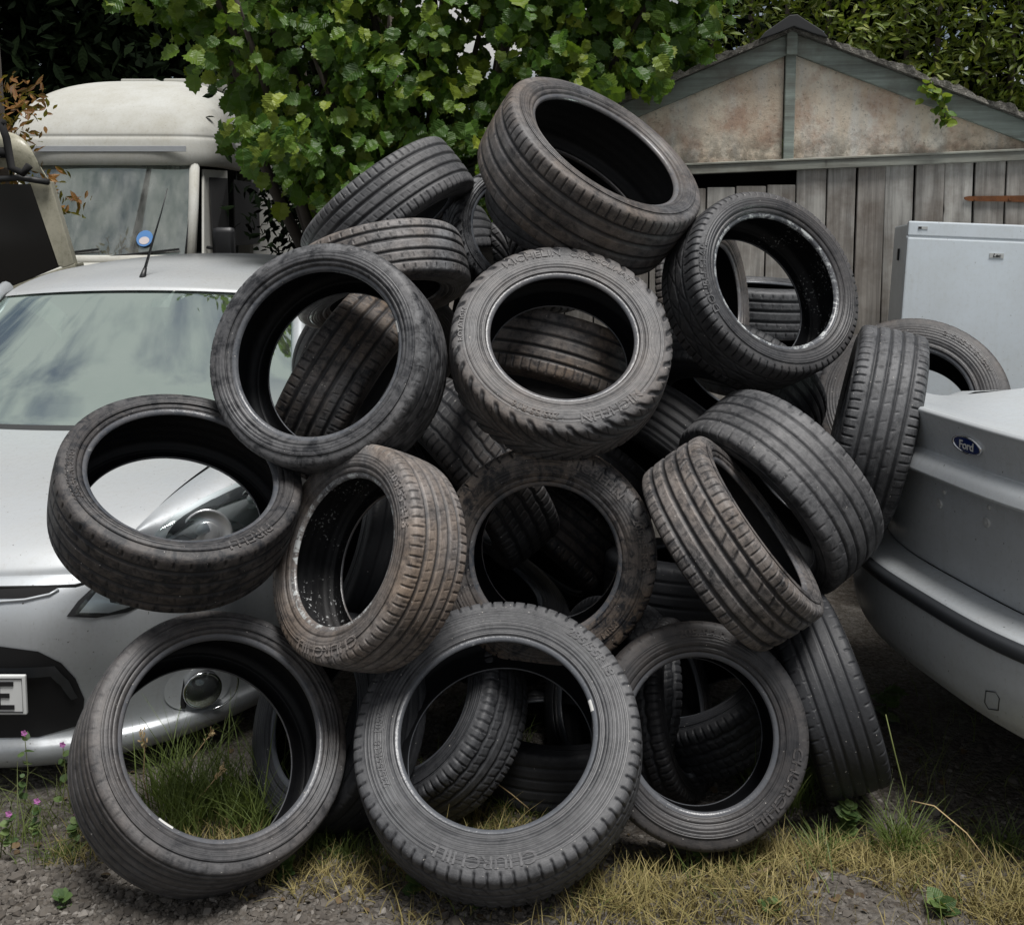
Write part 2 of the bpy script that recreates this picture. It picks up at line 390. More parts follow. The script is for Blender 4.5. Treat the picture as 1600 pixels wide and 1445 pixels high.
def make_tyre(name, c, n, Ro, w, rim, design, dust, label, texts=(), marks=(), hi=True, group='worn tyres heaped in the pile'):
    root = thing(name, label, 'tyre', group=group, mat=tyre_frame(c, n))
    col = (*dust, 1)
    nth, nt = (864, 74) if hi else (576, 50)
    half = [(Ro, 0), (Ro-.0008, .2*w), (Ro-.0035, .38*w), (Ro-.008, .44*w), (Ro-.016, .467*w), (Ro-.032, .483*w)]
    full = [(r, -a) for r, a in half[:0:-1]]+half
    P, ln = smooth_poly(full, nt)
    d = np.r_[0, np.cumsum(np.hypot(*np.diff(P, axis=0).T))]; d -= d[-1]/2
    lat = d/(.445*w)
    T = np.gradient(P, axis=0); N = np.stack([T[:, 1], -T[:, 0]], 1); N /= np.linalg.norm(N, axis=1)[:, None]
    th = np.linspace(0, 2*pi, nth, endpoint=False)
    ds = DES[design]
    h = tread_height(ds, th[:, None], lat[None, :])
    edge = np.clip((np.abs(lat).max()-np.abs(lat))/.05, 0, 1); h = h*edge[None, :]
    wv = .0012*np.sin(th*2+c[0]*40)+.0008*np.sin(th*5+c[2]*30)
    r = P[None, :, 0]+h*N[None, :, 0]+wv[:, None]*edge[None, :]; a = P[None, :, 1]+h*N[None, :, 1]
    v = np.stack([np.cos(th)[:, None]*r, np.sin(th)[:, None]*r, a], -1).reshape(-1, 3)
    uv = np.stack([np.repeat(th/(2*pi), nt), np.tile(np.linspace(0, 1, nt), nth)], 1)
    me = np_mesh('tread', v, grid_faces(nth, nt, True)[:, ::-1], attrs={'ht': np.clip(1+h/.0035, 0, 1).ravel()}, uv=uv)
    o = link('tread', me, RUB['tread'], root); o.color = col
    sh = Ro-rim
    side = [(Ro-.032, .483*w), (Ro-.0325, .487*w), (Ro-.042, .491*w), (rim+.62*sh, .497*w), (rim+.45*sh, .498*w), (rim+.30*sh, .487*w), (rim+.024, .463*w), (rim+.019, .466*w), (rim+.013, .462*w), (rim+.0105, .444*w), (rim+.008, .432*w)]
    sp, _ = smooth_poly(side, 48)
    rr = np.linspace(0, 1, 48); sp[:, 1] += .00045*np.sign(np.sin(rr*55))*(rr > .06)*(rr < .95)
    nb = 216 if hi else 96
    revolve('sidewall', sp, nb, RUB['sidewall'], root, col)
    revolve('sidewall', sp*np.array([1, -1]), nb, RUB['sidewall'], root, col)
    bead = [(rim+.008, .432*w), (rim+.003, .427*w), (rim-.001, .415*w), (rim-.003, .40*w), (rim-.004, .385*w), (rim-.002, .372*w)]
    bp, _ = smooth_poly(bead, 16)
    revolve('bead', bp, nb, RUB['chipped' if 'chipped' in label else 'bead'], root, col)
    revolve('bead', bp*np.array([1, -1]), nb, RUB['bead'], root, col)
    hl = [(rim-.002, .372*w), (rim+.004, .385*w), (rim+.25*sh, .445*w), (rim+.55*sh, .465*w), (Ro-.04, .44*w), (Ro-.022, .37*w), (Ro-.016, .2*w), (Ro-.015, 0)]
    lp, _ = smooth_poly(hl+[(r, -a) for r, a in hl[-2::-1]], 44)
    lp[:, 0] += .0006*np.sign(np.sin(np.linspace(0, 1, 44)*70))
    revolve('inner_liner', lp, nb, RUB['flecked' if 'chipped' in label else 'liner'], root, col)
    rs, As = sp[::-1, 0], sp[::-1, 1]
    if texts:
        for body, phi, rad, size, sx in texts:
            tv, tf = font_mesh(body, size, .0008, size*.014)
            tv = np.array(tv); tv[:, 0] *= sx
            rt = rim+rad*sh
            an = R(phi)-tv[:, 0]/rt; ra = rt+tv[:, 1]
            ax = np.interp(ra, rs, As)+.0011+tv[:, 2]
            vv = np.stack([np.cos(an)*ra, np.sin(an)*ra, ax], 1)
            m = bpy.data.meshes.new('lettering'); m.from_pydata(vv.tolist(), [], tf); m.update()
            q = link('lettering', m, RUB['letter'], root); q.color = (min(1, dust[0]*1.05+.03), dust[1], dust[2]*.5, 1)
    for phi, wd in marks:
        an = np.linspace(R(phi-wd/2), R(phi+wd/2), 7)
        b = bp[3:12]
        v = np.stack([np.cos(an)[:, None]*(b[:, 0]-.0007), np.sin(an)[:, None]*(b[:, 0]-.0007), np.broadcast_to(b[:, 1]+.0007, (7, len(b)))], -1).reshape(-1, 3)
        link('paper_label', np_mesh('paper_label', v, grid_faces(7, len(b))), M['paper'], root)
    return root

# ------------------------------------------------------------------ ground
def sm(a, b, x):
    t = np.clip((x-a)/(b-a), 0, 1); return t*t*(3-2*t)
def gz(x, y):
    x = np.asarray(x, float); y = np.asarray(y, float)
    z = .022-.075*sm(2.2, 2.6, y)
    near = np.exp(-((y-2.6)/2.2)**2)
    z = z+near*(.008*np.sin(5.1*x+1.3)*np.cos(4.3*y)+.006*np.sin(11*x+3*y)+.004*np.sin(23*x-7*y+2)*np.cos(19*y))
    return z
g = lambda n, a, b, k: a+(b-a)*(np.sinh(np.linspace(-k, k, n))/np.sinh(k)+1)/2
gx = g(261, -90, 90, 6.5); gy = 2.6+g(261, -90, 90, 6.5)
GX, GY = np.meshgrid(gx, gy, indexing='ij')
gv = np.stack([GX, GY, gz(GX, GY)], -1).reshape(-1, 3)
t = NT('gravel_soil'); co = t.coord('Object')
n1 = t.noise(co, 3, 6, .65); n2 = t.noise(co, 35, 6, .7); vo = t.n('TexVoronoi', {'Vector': co, 'Scale': 75.0})
vcol = t.n('SeparateColor', {'Color': vo.outputs['Color']}).outputs[0]
c = t.mix(t.ramp(n1, .38, .6), (.055, .041, .029), (.095, .086, .074))
c = t.mix(t.math('MULTIPLY', vcol, .55), c, (.19, .18, .165))
c = t.mix(t.ramp(n2, .45, .7), c, (.045, .036, .026))
t.bsdf(c, .95, bump=t.math('ADD', t.math('MULTIPLY', vo.outputs['Distance'], -1.2), n2), bstr=.9, bdist=.012)
M['soil'] = t.m
link('ground', np_mesh('ground', gv, grid_faces(261, 261)), M['soil'], kind='structure')

# ------------------------------------------------------------------ lofted bodies
def crom(P, m):
    P = np.array(P, float); Q = np.vstack([2*P[0]-P[1], P, 2*P[-1]-P[-2]]); out = []
    for i in range(1, len(Q)-2):
        t = np.linspace(0, 1, m, endpoint=False)[:, None]
        p0, p1, p2, p3 = Q[i-1], Q[i], Q[i+1], Q[i+2]
        out.append(.5*((2*p1)+(-p0+p2)*t+(2*p0-5*p1+4*p2-p3)*t**2+(-p0+3*p1-3*p2+p3)*t**3))
    return np.vstack(out+[P[-1:]])
def loft(rows, xc, ns=41, m=6):
    """rows (y, z, half width, bow back at the side, drop at the side); returns grid (k, s, 3)"""
    K = crom(rows, m); s = np.linspace(-1, 1, ns)
    s = np.sign(s)*np.abs(s)**.85
    a = np.abs(s)
    x = xc+K[:, 2:3]*s[None]; y = K[:, 0:1]+K[:, 3:4]*a[None]**2.8; z = K[:, 1:2]-K[:, 4:5]*a[None]**2.2
    return np.stack([x, y, z], -1)
class Body:
    def __init__(s, name, label, cat, loc, cx=0, cy=0):
        s.cx = cx; s.cy = cy; s.root = thing(name, label, cat, loc); s.inv = Matrix.Translation(-Vector(loc)); s.bv = []; s.bf = []; s.tree = None
    def outward(s, v, f):
        a, b, c, d = (v[f[:, k]] for k in range(4)); n = np.cross(c-a, d-b); m = v.mean(0)-np.array([s.root.location.x+s.cx, s.root.location.y+s.cy, .55])
        return f[:, ::-1] if (n.sum(0) @ m) < 0 else f
    def put(s, o):
        o.parent = s.root; o.matrix_parent_inverse = s.inv; return o
    def grid(s, name, G, mat, smooth=True, solid=True, parent=None):
        nu, nv = G.shape[:2]; v = G.reshape(-1, 3); f = s.outward(v, grid_faces(nu, nv))
        o = link(name, np_mesh(name, v, f, smooth), mat)
        if solid:
            b = len(s.bv); s.bv += [tuple(p) for p in v]; s.bf += [tuple(int(i)+b for i in q) for q in f]; s.tree = None
        return s.put(o)
    def multi(s, name, grids, mat, smooth=True, solid=True):
        vs = []; fs = []; b = 0
        for G in grids:
            nu, nv = G.shape[:2]; vs.append(G.reshape(-1, 3)); fs.append(s.outward(vs[-1], grid_faces(nu, nv))+b); b += nu*nv
        v = np.vstack(vs); f = np.vstack(fs); o = link(name, np_mesh(name, v, f, smooth), mat)
        if solid:
            b = len(s.bv); s.bv += [tuple(p) for p in v]; s.bf += [tuple(int(i)+b for i in q) for q in f]; s.tree = None
        return s.put(o)
    def cast(s, u, v):
        if s.tree is None: s.tree = BVHTree.FromPolygons(s.bv, s.bf)
        d = Vector(ray(u, v)).normalized()
        p, n, i, _ = s.tree.ray_cast(Vector((0, 0, CAM_H)), d)
        if p is None: return None, None
        if n.dot(d) > 0: n = -n
        return p, n
    def patch(s, name, poly, off, mat, bulge=0.0, cuts=3, rnd=4, smooth=True, parent=None, radial=False):
        """a panel lying on the body: outline laid out on the body surface, lifted by off and domed by bulge"""
        P = np.array(poly, float)
        if rnd:
            Q = np.vstack([P[-1:], P, P[:2]])
            out = []
            for i in range(1, len(Q)-2):
                t = np.linspace(0, 1, rnd, endpoint=False)[:, None]
                p0, p1, p2, p3 = Q[i-1], Q[i], Q[i+1], Q[i+2]
                out.append(.5*((2*p1)+(-p0+p2)*t+(2*p0-5*p1+4*p2-p3)*t**2+(-p0+3*p1-3*p2+p3)*t**3))
            P = np.vstack(out)
        if radial:
            c0 = P.mean(0); bm = bmesh.new(); R_ = [[bm.verts.new((*(c0+(p-c0)*k), 0)) for p in P] for k in (1, .93, .8, .62, .42, .2)]
            N_ = len(P); ce = bm.verts.new((*c0, 0))
            for i in range(5):
                for k in range(N_): bm.faces.new([R_[i][k], R_[i][(k+1) % N_], R_[i+1][(k+1) % N_], R_[i+1][k]])
            for k in range(N_): bm.faces.new([R_[5][k], R_[5][(k+1) % N_], ce])
        else:
            bm = bmesh.new(); bm.faces.new([bm.verts.new((u, v, 0)) for u, v in P])
            bmesh.ops.triangulate(bm, faces=bm.faces[:])
            for _ in range(cuts): bmesh.ops.subdivide_edges(bm, edges=[e for e in bm.edges if e.calc_length() > 9], cuts=1, use_grid_fill=True); bmesh.ops.triangulate(bm, faces=bm.faces[:])
        c = P.mean(0); dead = []
        for v in bm.verts:
            u, w = v.co.x, v.co.y
            p, n = s.cast(u, w)
            if p is None: dead.append(v); continue
            e = min(np.hypot(*(P-np.array([u, w])).T)); sz = max(np.ptp(P[:, 0]), np.ptp(P[:, 1]))*.25
            v.co = p+n*(off+bulge*min(1, e/sz)**.6)
        bmesh.ops.delete(bm, geom=dead, context='VERTS')
        bm.normal_update(); cv = Vector((0, 0, CAM_H))
        if sum(f.normal.dot(cv-f.calc_center_median())*f.calc_area() for f in bm.faces) < 0: bmesh.ops.reverse_faces(bm, faces=bm.faces[:])
        for f in bm.faces: f.smooth = smooth
        me = bpy.data.meshes.new(name); bm.to_mesh(me); bm.free()
        o = link(name, me, mat); s.put(o)
        if parent is not None: o.parent = parent
        return o
    def mb(s, mb, name, mat, parent=None, **k):
        o = s.put(mb.build(name, mat, **k))
        if parent is not None: o.parent = parent; 
        return o
    def line(s, name, pts, rad, mat, off=.002, parent=None):
        m = MB(); q = []
        for u, v in pts:
            p, n = s.cast(u, v)
            if p is not None: q.append(p+n*off)
        m.tube(q, rad, 6); return s.mb(m, name, mat, parent, smooth=True)

# ------------------------------------------------------------------ silver hatchback (left), nose towards the viewer
XC = -1.575
car = Body('parked_car', 'silver hatchback facing the viewer with a tyre lying on its bonnet', 'car', (XC, 3.8, 0))
bump = loft([(2.90, -.01, .72, .38, 0), (2.80, .01, .76, .38, -.01), (2.745, .045, .79, .39, -.015), (2.735, .09, .80, .40, -.01), (2.76, .125, .80, .40, 0), (2.745, .23, .81, .42, 0), (2.72, .36, .82, .42, 0), (2.715, .46, .82, .42, -.01), (2.735, .53, .815, .42, -.03), (2.775, .572, .80, .40, -.05), (2.80, .578, .79, .38, -.055)], XC, 61, 6)
car.grid('bumper', bump, M['silver'])
bon = loft([(2.785, .574, .44, .05, -.01), (2.80, .600, .45, .05, -.01), (2.86, .645, .47, .05, -.012), (2.98, .695, .51, .04, -.02), (3.15, .737, .56, .02, -.025), (3.40, .775, .63, 0, -.03), (3.60, .793, .675, .01, -.03), (3.735, .800, .70, .04, -.03)], XC, 51, 6)
car.grid('bonnet', bon, M['roofsilver'])
def wing(sg):
    st = np.linspace(2.79, 4.0, 34); G = []; G2 = []
    K = crom([(2.785, .574, .44), (2.80, .600, .45), (2.86, .645, .47), (2.98, .695, .51), (3.15, .737, .56), (3.40, .775, .63), (3.60, .793, .675), (3.735, .8, .70), (4.05, .84, .73)], 8)
    for y in st:
        wb = np.interp(y, K[:, 0], K[:, 2]); zb = np.interp(y, K[:, 0], K[:, 1])+.022
        xo = .80*np.clip((y-2.745)/.42, 0.02, 1)**(1/2.8) if y < 3.165 else .80+.04*min(1, (y-3.165)/.3)
        xo = max(xo, wb+.03)
        zl = .632 if y < 3.2 else .632
        up = .015+.035*sm(2.95, 3.3, y)
        p0 = np.array([wb+.004, zb]); p1 = np.array([wb+.5*(xo-wb), zb+up]); p2 = np.array([xo-.02, zb+up-.01-.05*(1-sm(2.9, 3.3, y))]); p3 = np.array([xo+.005, zl if zl < zb-.01 else zb-.01])
        t = np.linspace(0, 1, 16)[:, None]
        c = (1-t)**3*p0+3*t*(1-t)**2*p1+3*t*t*(1-t)*p2+t**3*p3
        yy = y+0*c[:, 0]
        G.append(np.stack([XC+sg*c[:, 0], yy, c[:, 1]], -1))
        if y > 3.1:
            t2 = np.linspace(0, 1, 10); zz = p3[1]+(.10-p3[1])*t2; xx = xo+.005+.025*np.sin(pi*np.clip(t2*1.1, 0, 1))
            G2.append(np.stack([XC+sg*xx, y+0*zz, zz], -1))
    return [np.array(G), np.array(G2)]
for sg in (1, -1): car.multi('wing', wing(sg), M['silver'])
ws = loft([(3.70, .775, .72, .10, -.03), (3.76, .805, .72, .10, -.025), (3.93, .955, .70, .10, -.01), (4.12, 1.11, .665, .10, .01), (4.29, 1.245, .63, .10, .025), (4.335, 1.280, .62, .10, .03)], XC, 41, 6)
car.grid('windscreen', ws, M['screen'], solid=False)
scr = loft([(3.70, .790, .70, .10, -.028), (3.745, .797, .725, .11, -.028), (3.78, .815, .725, .11, -.024)], XC, 41, 3); scr[:, :, 2] += .004
car.grid('scuttle', scr, M['trimdark'], solid=False)
roof = loft([(4.325, 1.283, .62, .10, .032), (4.36, 1.305, .62, .10, .04), (4.5, 1.345, .615, .08, .05), (4.8, 1.385, .61, .04, .055), (5.2, 1.405, .60, 0, .055), (5.7, 1.40, .59, 0, .055), (6.2, 1.35, .57, 0, .06), (6.6, 1.22, .56, 0, .06), (6.9, .95, .6, 0, .05), (7.0, .4, .65, 0, 0)], XC, 41, 6)
car.grid('roof', roof, M['roofsilver'])
def strip_pts(a, b, wid, name, mat, sg):
    pass
for sg in (1, -1):
    # A pillar, door with window, lower side
    lo = np.array([[.74, 3.74, .80], [.735, 3.95, .955], [.70, 4.14, 1.105], [.665, 4.33, 1.235], [.645, 4.44, 1.285]])
    m = MB(); m.tube([(XC+sg*p[0], p[1]+.06, p[2]) for p in lo], [.035, .034, .032, .03, .03], 10)
    car.mb(m, 'windscreen_pillar', M['silver'], smooth=True)
    ys = np.linspace(3.95, 6.6, 16); gl = []; dr = []
    for y in ys:
        zt = np.interp(y, [3.95, 4.2, 4.45, 4.9, 5.8, 6.6], [.90, 1.08, 1.24, 1.32, 1.34, 1.18]); xt = np.interp(y, [3.95, 4.45, 5.5, 6.6], [.76, .63, .61, .57])
        zb = .86+.02*(y-4)/2; t = np.linspace(0, 1, 6)[:, None]
        gl.append(np.array([XC+sg*.835, y, zb])*(1-t)+np.array([XC+sg*xt, y, zt])*t)
        t2 = np.linspace(0, 1, 10); zz = zb+(.10-zb)*t2
        dr.append(np.stack([XC+sg*(.84+.03*np.sin(pi*t2)), y+0*zz, zz], -1))
    car.grid('side_window', np.array(gl), M['darkglass'], solid=False)
    car.grid('door', np.array(dr), M['silver'], solid=False)
    m = MB(); m.box((XC+sg*.99, 4.12, .93), (.18, .09, .12), bev=.03); m.box((XC+sg*.85, 4.10, .90), (.08, .04, .03))
    car.mb(m, 'door_mirror', M['silver'], smooth=True)
m = MB(); m.box((XC, 4.9, .42), (1.56, 2.3, .5)); m.box((XC, 3.3, .35), (1.2, .75, .45)); car.mb(m, 'cabin_black_box', M['flatblack'])  # black boxes added to block the view through and darken the inside
m = MB(); m.box((XC, 4.02, .77), (1.36, .42, .10), bev=.04); m.box((XC+.35, 4.12, .83), (.34, .18, .06), bev=.025); car.mb(m, 'dashboard', M['dash'], smooth=True)
for sx in (-.36, .36):
    m = MB(); m.box((XC+sx, 4.95, .86), (.48, .16, .52), bev=.06); m.box((XC+sx, 4.98, 1.19), (.24, .10, .17), bev=.04); m.box((XC+sx, 4.72, .68), (.48, .45, .14), bev=.05)
    car.mb(m, 'seat', M['cabin'], smooth=True)
m = MB(); m.tube([(XC+.36+.17*cos(a), 4.35+.06*sin(a), .90+.16*sin(a)) for a in np.linspace(0, 2*pi, 25)], .014, 8, cap=False); car.mb(m, 'steering_wheel', M['black'], smooth=True)
m = MB(); m.box((XC+.02, 4.37, 1.175), (.20, .035, .065), bev=.015); m.tube([(XC+.02, 4.38, 1.19), (XC+.02, 4.36, 1.27)], .012); car.mb(m, 'rear_view_mirror', M['black'], smooth=True)
# aerial
p0 = at(222, 438, 4.45); m = MB(); m.tube([p0+Vector((0, 0, -.01)), p0+Vector((.004, 0, .02)), p0+Vector((.012, .01, .055))], [.022, .014, .008], 10); m.tube([p0+Vector((.012, .01, .055)), p0+Vector((.045, .03, .18)), p0+Vector((.075, .05, .29)), p0+Vector((.10, .07, .40))], [.007, .005, .003, .002], 8)
car.mb(m, 'aerial', M['black'], smooth=True)
# nose details laid on the bumper and wing
hl = [(238, 846), (262, 812), (310, 782), (362, 758), (405, 742), (428, 752), (432, 800), (415, 842), (360, 862), (290, 866)]
hb = car.patch('headlamp', hl, .004, M['reflector'], radial=True)
def lampbowl(u, v, r, dep, parent, mat=None):
    p, n = car.cast(u, v)
    if p is None: return
    n = (n+Vector((0, -1, 0))*1.2).normalized(); q = n.to_track_quat('Z', 'Y').to_matrix()
    a = np.linspace(0, 2*pi, 33); m = MB()
    rings = [(r*1.06, .010), (r, .014), (r*.94, .010), (r*.8, .004), (r*.58, .001), (r*.52, .006), (r*.45, .008), (r*.25, .010), (.0005, .011)]
    vs = [p+q @ Vector((rr*cos(t), rr*sin(t), zz+.006)) for rr, zz in rings for t in a[:-1]]
    fs = [(i*32+k, i*32+(k+1) % 32, (i+1)*32+(k+1) % 32, (i+1)*32+k) for i in range(len(rings)-1) for k in range(32)]
    m.add(vs, fs); o = car.mb(m, 'reflector', mat or M['reflector'], parent, smooth=True)
lampbowl(322, 834, .072, .03, hb); lampbowl(392, 778, .03, .03, hb)
m = MB()
car.patch('inner_trim', [(258, 842), (275, 815), (330, 782), (400, 752), (420, 762), (345, 790), (290, 822)], .010, M['strip'], parent=hb)
car.patch('lens', hl, .006, M['lens'], bulge=.018, parent=hb, radial=True)
tl = [(104, 962), (122, 938), (148, 914), (166, 905), (178, 918), (204, 934), (222, 944), (200, 955), (150, 964)]
tb = car.patch('side_lamp', tl, .003, M['trimdark'], rnd=0)
car.patch('inner_trim', [(124, 956), (150, 925), (166, 915), (172, 940), (205, 946), (170, 956)], .005, M['reflector'], rnd=0, parent=tb)
car.patch('lens', [(116, 958), (148, 917), (166, 908), (178, 921), (214, 944), (160, 960)], .006, M['lens'], bulge=.006, rnd=0, parent=tb)
fg = [(256, 1082), (262, 1062), (285, 1044), (318, 1034), (348, 1040), (360, 1058), (352, 1084), (325, 1104), (285, 1108), (262, 1098)]
fb = car.patch('fog_lamp_surround', fg, .0025, M['grey'], radial=True)
p, n = car.cast(314, 1071)
if p is not None:
    n = (n*2+Vector((0, -1, 0))).normalized(); p = p+n*.012; q = n.to_track_quat('Z', 'Y').to_matrix(); a = np.linspace(0, 2*pi, 41)
    def fpt(rr, zz, t): return p+q @ Vector((rr*cos(t), rr*sin(t), zz))
    m = MB(); m.tube([fpt(.053, .012, t) for t in a], .005, 8, cap=False); m.tube([fpt(.075, .004, t)+Vector((.03, .012, .004)) for t in np.linspace(-1.6, 1.0, 20)], .003, 6); car.mb(m, 'fog_lamp_ring', M['chrome'], fb, smooth=True)
    m = MB(); rg = [(.053, -.04), (.053, .010), (.047, .006), (.038, .012), (.02, .02), (.0004, .023)]
    m.add([fpt(r_, z_, t) for r_, z_ in rg for t in a[:-1]], [(i*40+k, i*40+(k+1) % 40, (i+1)*40+(k+1) % 40, (i+1)*40+k) for i in range(5) for k in range(40)])
    fl = car.mb(m, 'fog_lamp', M['trimdark'], fb, smooth=True)
    m = MB(); rg = [(.053, .016), (.04, .026), (.02, .032), (.0004, .034)]
    m.add([fpt(r_, z_, t) for r_, z_ in rg for t in a[:-1]], [(i*40+k, i*40+(k+1) % 40, (i+1)*40+(k+1) % 40, (i+1)*40+k) for i in range(3) for k in range(40)])
    car.mb(m, 'lens', M['lens'], fl, smooth=True)
car.line('bonnet_gap', [(-260, 919), (-120, 918), (0, 917), (70, 916), (118, 914), (140, 908)], .0045, M['flatblack'], .0005)
# lower grille, bar, plate, upper intake, bonnet gap
gr = [(-420, 1010), (-200, 1006), (0, 1008), (60, 1016), (96, 1034), (118, 1058), (132, 1090), (128, 1130), (60, 1150), (-200, 1155), (-420, 1150)]
gl_ = car.patch('lower_grille', gr, .003, M['flatblack'], rnd=0)  # black patch on the bumper, painting the shade of the opening
car.patch('grille_bar', [(-420, 1040), (0, 1040), (86, 1037), (108, 1060), (122, 1086), (112, 1090), (96, 1068), (80, 1053), (0, 1056), (-420, 1058)], .008, M['strip'], bulge=.008, rnd=0, parent=gl_)
car.patch('upper_grille', [(-420, 922), (0, 920), (62, 917), (92, 916), (80, 926), (40, 934), (-420, 938)], .003, M['flatblack'], rnd=0)  # another black patch, the intake's shade painted on
car.line('grille_moulding', [(-300, 943), (-150, 942), (0, 939), (40, 936), (78, 928), (92, 920)], .004, M['silver'], .004)
px = XC-.012; pz = .282; py = 2.715-.028
m = MB(); m.box((px, py, pz), (.52, .012, .112), bev=.004); pl = car.mb(m, 'number_plate', M['plate'])
m = MB(); m.tube([(px+sx*.251, py-.007, pz+sz*.047) for sx, sz in ((-1, -1), (1, -1), (1, 1), (-1, 1), (-1, -1))], .0016, 6); car.mb(m, 'plate_border', M['ink'], pl)
m = MB(); ex = px+.225; 
for zz in (.033, 0, -.033): m.box((ex-.022+(0 if zz else -.006), py-.0075, pz+zz), (.05-(0 if zz else .012), .003, .012))
m.box((ex-.041, py-.0075, pz), (.013, .003, .078)); car.mb(m, 'lettering', M['ink'], pl)

# ------------------------------------------------------------------ grey saloon (right), seen from behind its left rear corner
bx, by = 1.20, 2.70
dv = np.array([.19, -.982]); ov = np.array([-.982, -.19])      # along the tail (towards the viewer), outwards from the tail
sal = Body('parked_saloon', 'grey saloon with an oval badge on its boot lid beside the heap', 'car', (bx, by, 0), 2.0, .4)
def tail(rows, ns=49, m=6, sh=1.0):
    K = crom(rows, m); s = np.linspace(-1, 1, ns); s = np.sign(s)*np.abs(s)**.8; a = np.abs(s)
    o = K[:, 0:1]-K[:, 3:4]*a[None]**3.2; z = K[:, 1:2]-K[:, 4:5]*a[None]**2.2; l = K[:, 2:3]*s[None]
    return np.stack([bx+ov[0]*o+dv[0]*l, by+ov[1]*o+dv[1]*l, z+0*l], -1)
sal.grid('bumper', tail([(-.15, .29, .74, .36, 0), (.02, .31, .78, .38, 0), (.062, .34, .80, .41, 0), (.085, .38, .82, .43, 0), (.097, .43, .83, .44, 0), (.10, .48, .83, .44, 0), (.098, .53, .83, .44, 0), (.085, .568, .83, .44, 0), (.06, .580, .82, .42, 0), (.02, .586, .80, .35, 0), (-.03, .588, .78, .33, 0)]), M['grey'])
st = tail([(.095, .530, .835, .442, 0), (.105, .533, .84, .442, 0), (.107, .548, .84, .442, 0), (.103, .563, .835, .442, 0), (.088, .570, .83, .442, 0)], m=4)
sal.grid('bumper_strip', st, M['strip'], solid=False)
BL = [(-.05, .586, .70, .22, 0), (-.028, .594, .70, .22, 0), (-.024, .63, .70, .22, 0), (-.020, .74, .69, .22, 0), (-.018, .856, .685, .22, 0), (-.012, .863, .685, .22, 0), (.034, .868, .685, .22, 0), (.046, .875, .685, .22, 0), (.046, .883, .685, .22, 0), (.036, .905, .685, .22, 0), (.014, .924, .68, .22, 0), (.002, .928, .68, .22, 0), (.003, .936, .68, .22, 0), (.012, .975, .675, .22, 0), (.026, 1.028, .67, .22, .003), (.030, 1.040, .67, .22, .004), (.026, 1.047, .67, .22, .005), (.016, 1.049, .665, .22, .006), (-.03, 1.040, .66, .2, .012), (-.15, 1.018, .66, .16, .018), (-.35, 1.005, .66, .1, .02), (-.80, 1.035, .66, .08, .02)]
sal.grid('boot_lid', tail(BL, m=6), M['grey'])
for sg in (-1, 1):
    def q(o, z, l): return np.array([bx+ov[0]*o+dv[0]*l*sg, by+ov[1]*o+dv[1]*l*sg, z])
    os_ = np.linspace(-.20, -4.0, 24); G = []
    for o in os_:
        zt = np.interp(-o, [.2, .55, 1.2, 4], [.955, .99, .97, .93]); w0 = .69 if -o < .6 else .72
        pts = [(w0, zt), (.78, zt-.015), (.835, zt-.07), (.86, zt-.25), (.865, .5), (.845, .22)]
        c = crom(pts, 4); wid = np.clip((-o-.10)/.35, .9, 1)
        G.append(np.array([q(o, zz, l*wid) for l, zz in c]))
    sal.grid('rear_wing', np.array(G), M['grey'])
    lamp = np.array([[q(-.16-.25*t, z, .70+.12*t) for z in np.linspace(.69, .96, 6)] for t in np.linspace(0, 1, 6)])
    lamp = np.array([[q(-.165-.05*t-.22*t*t+.012*np.sin(pi*j/5), z, .705+.145*t**.8) for j, z in enumerate(np.linspace(.61, .965, 6))] for t in np.linspace(0, 1, 8)])
    sal.grid('tail_lamp', lamp, simple('red_lamp', (.16, .006, .006), .15), solid=False)
cab = [(-.72, 1.045, .62, .10, .02), (-.90, 1.13, .60, .10, .02), (-1.2, 1.29, .56, .10, .03), (-1.32, 1.345, .55, .10, .03)]
sal.grid('rear_window', tail(cab), M['screen'], solid=False)
sal.grid('roof', tail([(-1.30, 1.345, .56, .10, .035), (-1.45, 1.39, .56, .08, .04), (-1.8, 1.42, .57, 0, .04), (-2.6, 1.40, .57, 0, .04), (-3.0, 1.32, .58, 0, .04), (-3.7, .98, .7, 0, 0), (-4.2, .85, .7, 0, 0), (-4.6, .6, .7, 0, 0), (-4.65, .2, .7, 0, 0)]), M['grey'], solid=False)
for sg in (-1, 1):
    gG = np.array([[q2 for q2 in [np.array([bx+ov[0]*o+dv[0]*l*sg, by+ov[1]*o+dv[1]*l*sg, z]) for l, z in ((.73, .97), (.65, 1.18), (np.interp(-o, [.6, 1.1, 3.1, 3.7], [.64, .56, .57, .66]), np.interp(-o, [.8, 1.3, 1.7, 2.8, 3.7], [1.05, 1.33, 1.37, 1.36, 1.0])))]] for o in np.linspace(-.8, -3.6, 14)])
    sal.grid('side_window', gG, M['darkglass'], solid=False)
m = MB(); m.box((bx+2.1, by+.4, .45), (3.6, 1.45, .5)); sal.mb(m, 'cabin_black_box', M['flatblack'])  # black box added to block the view through the saloon
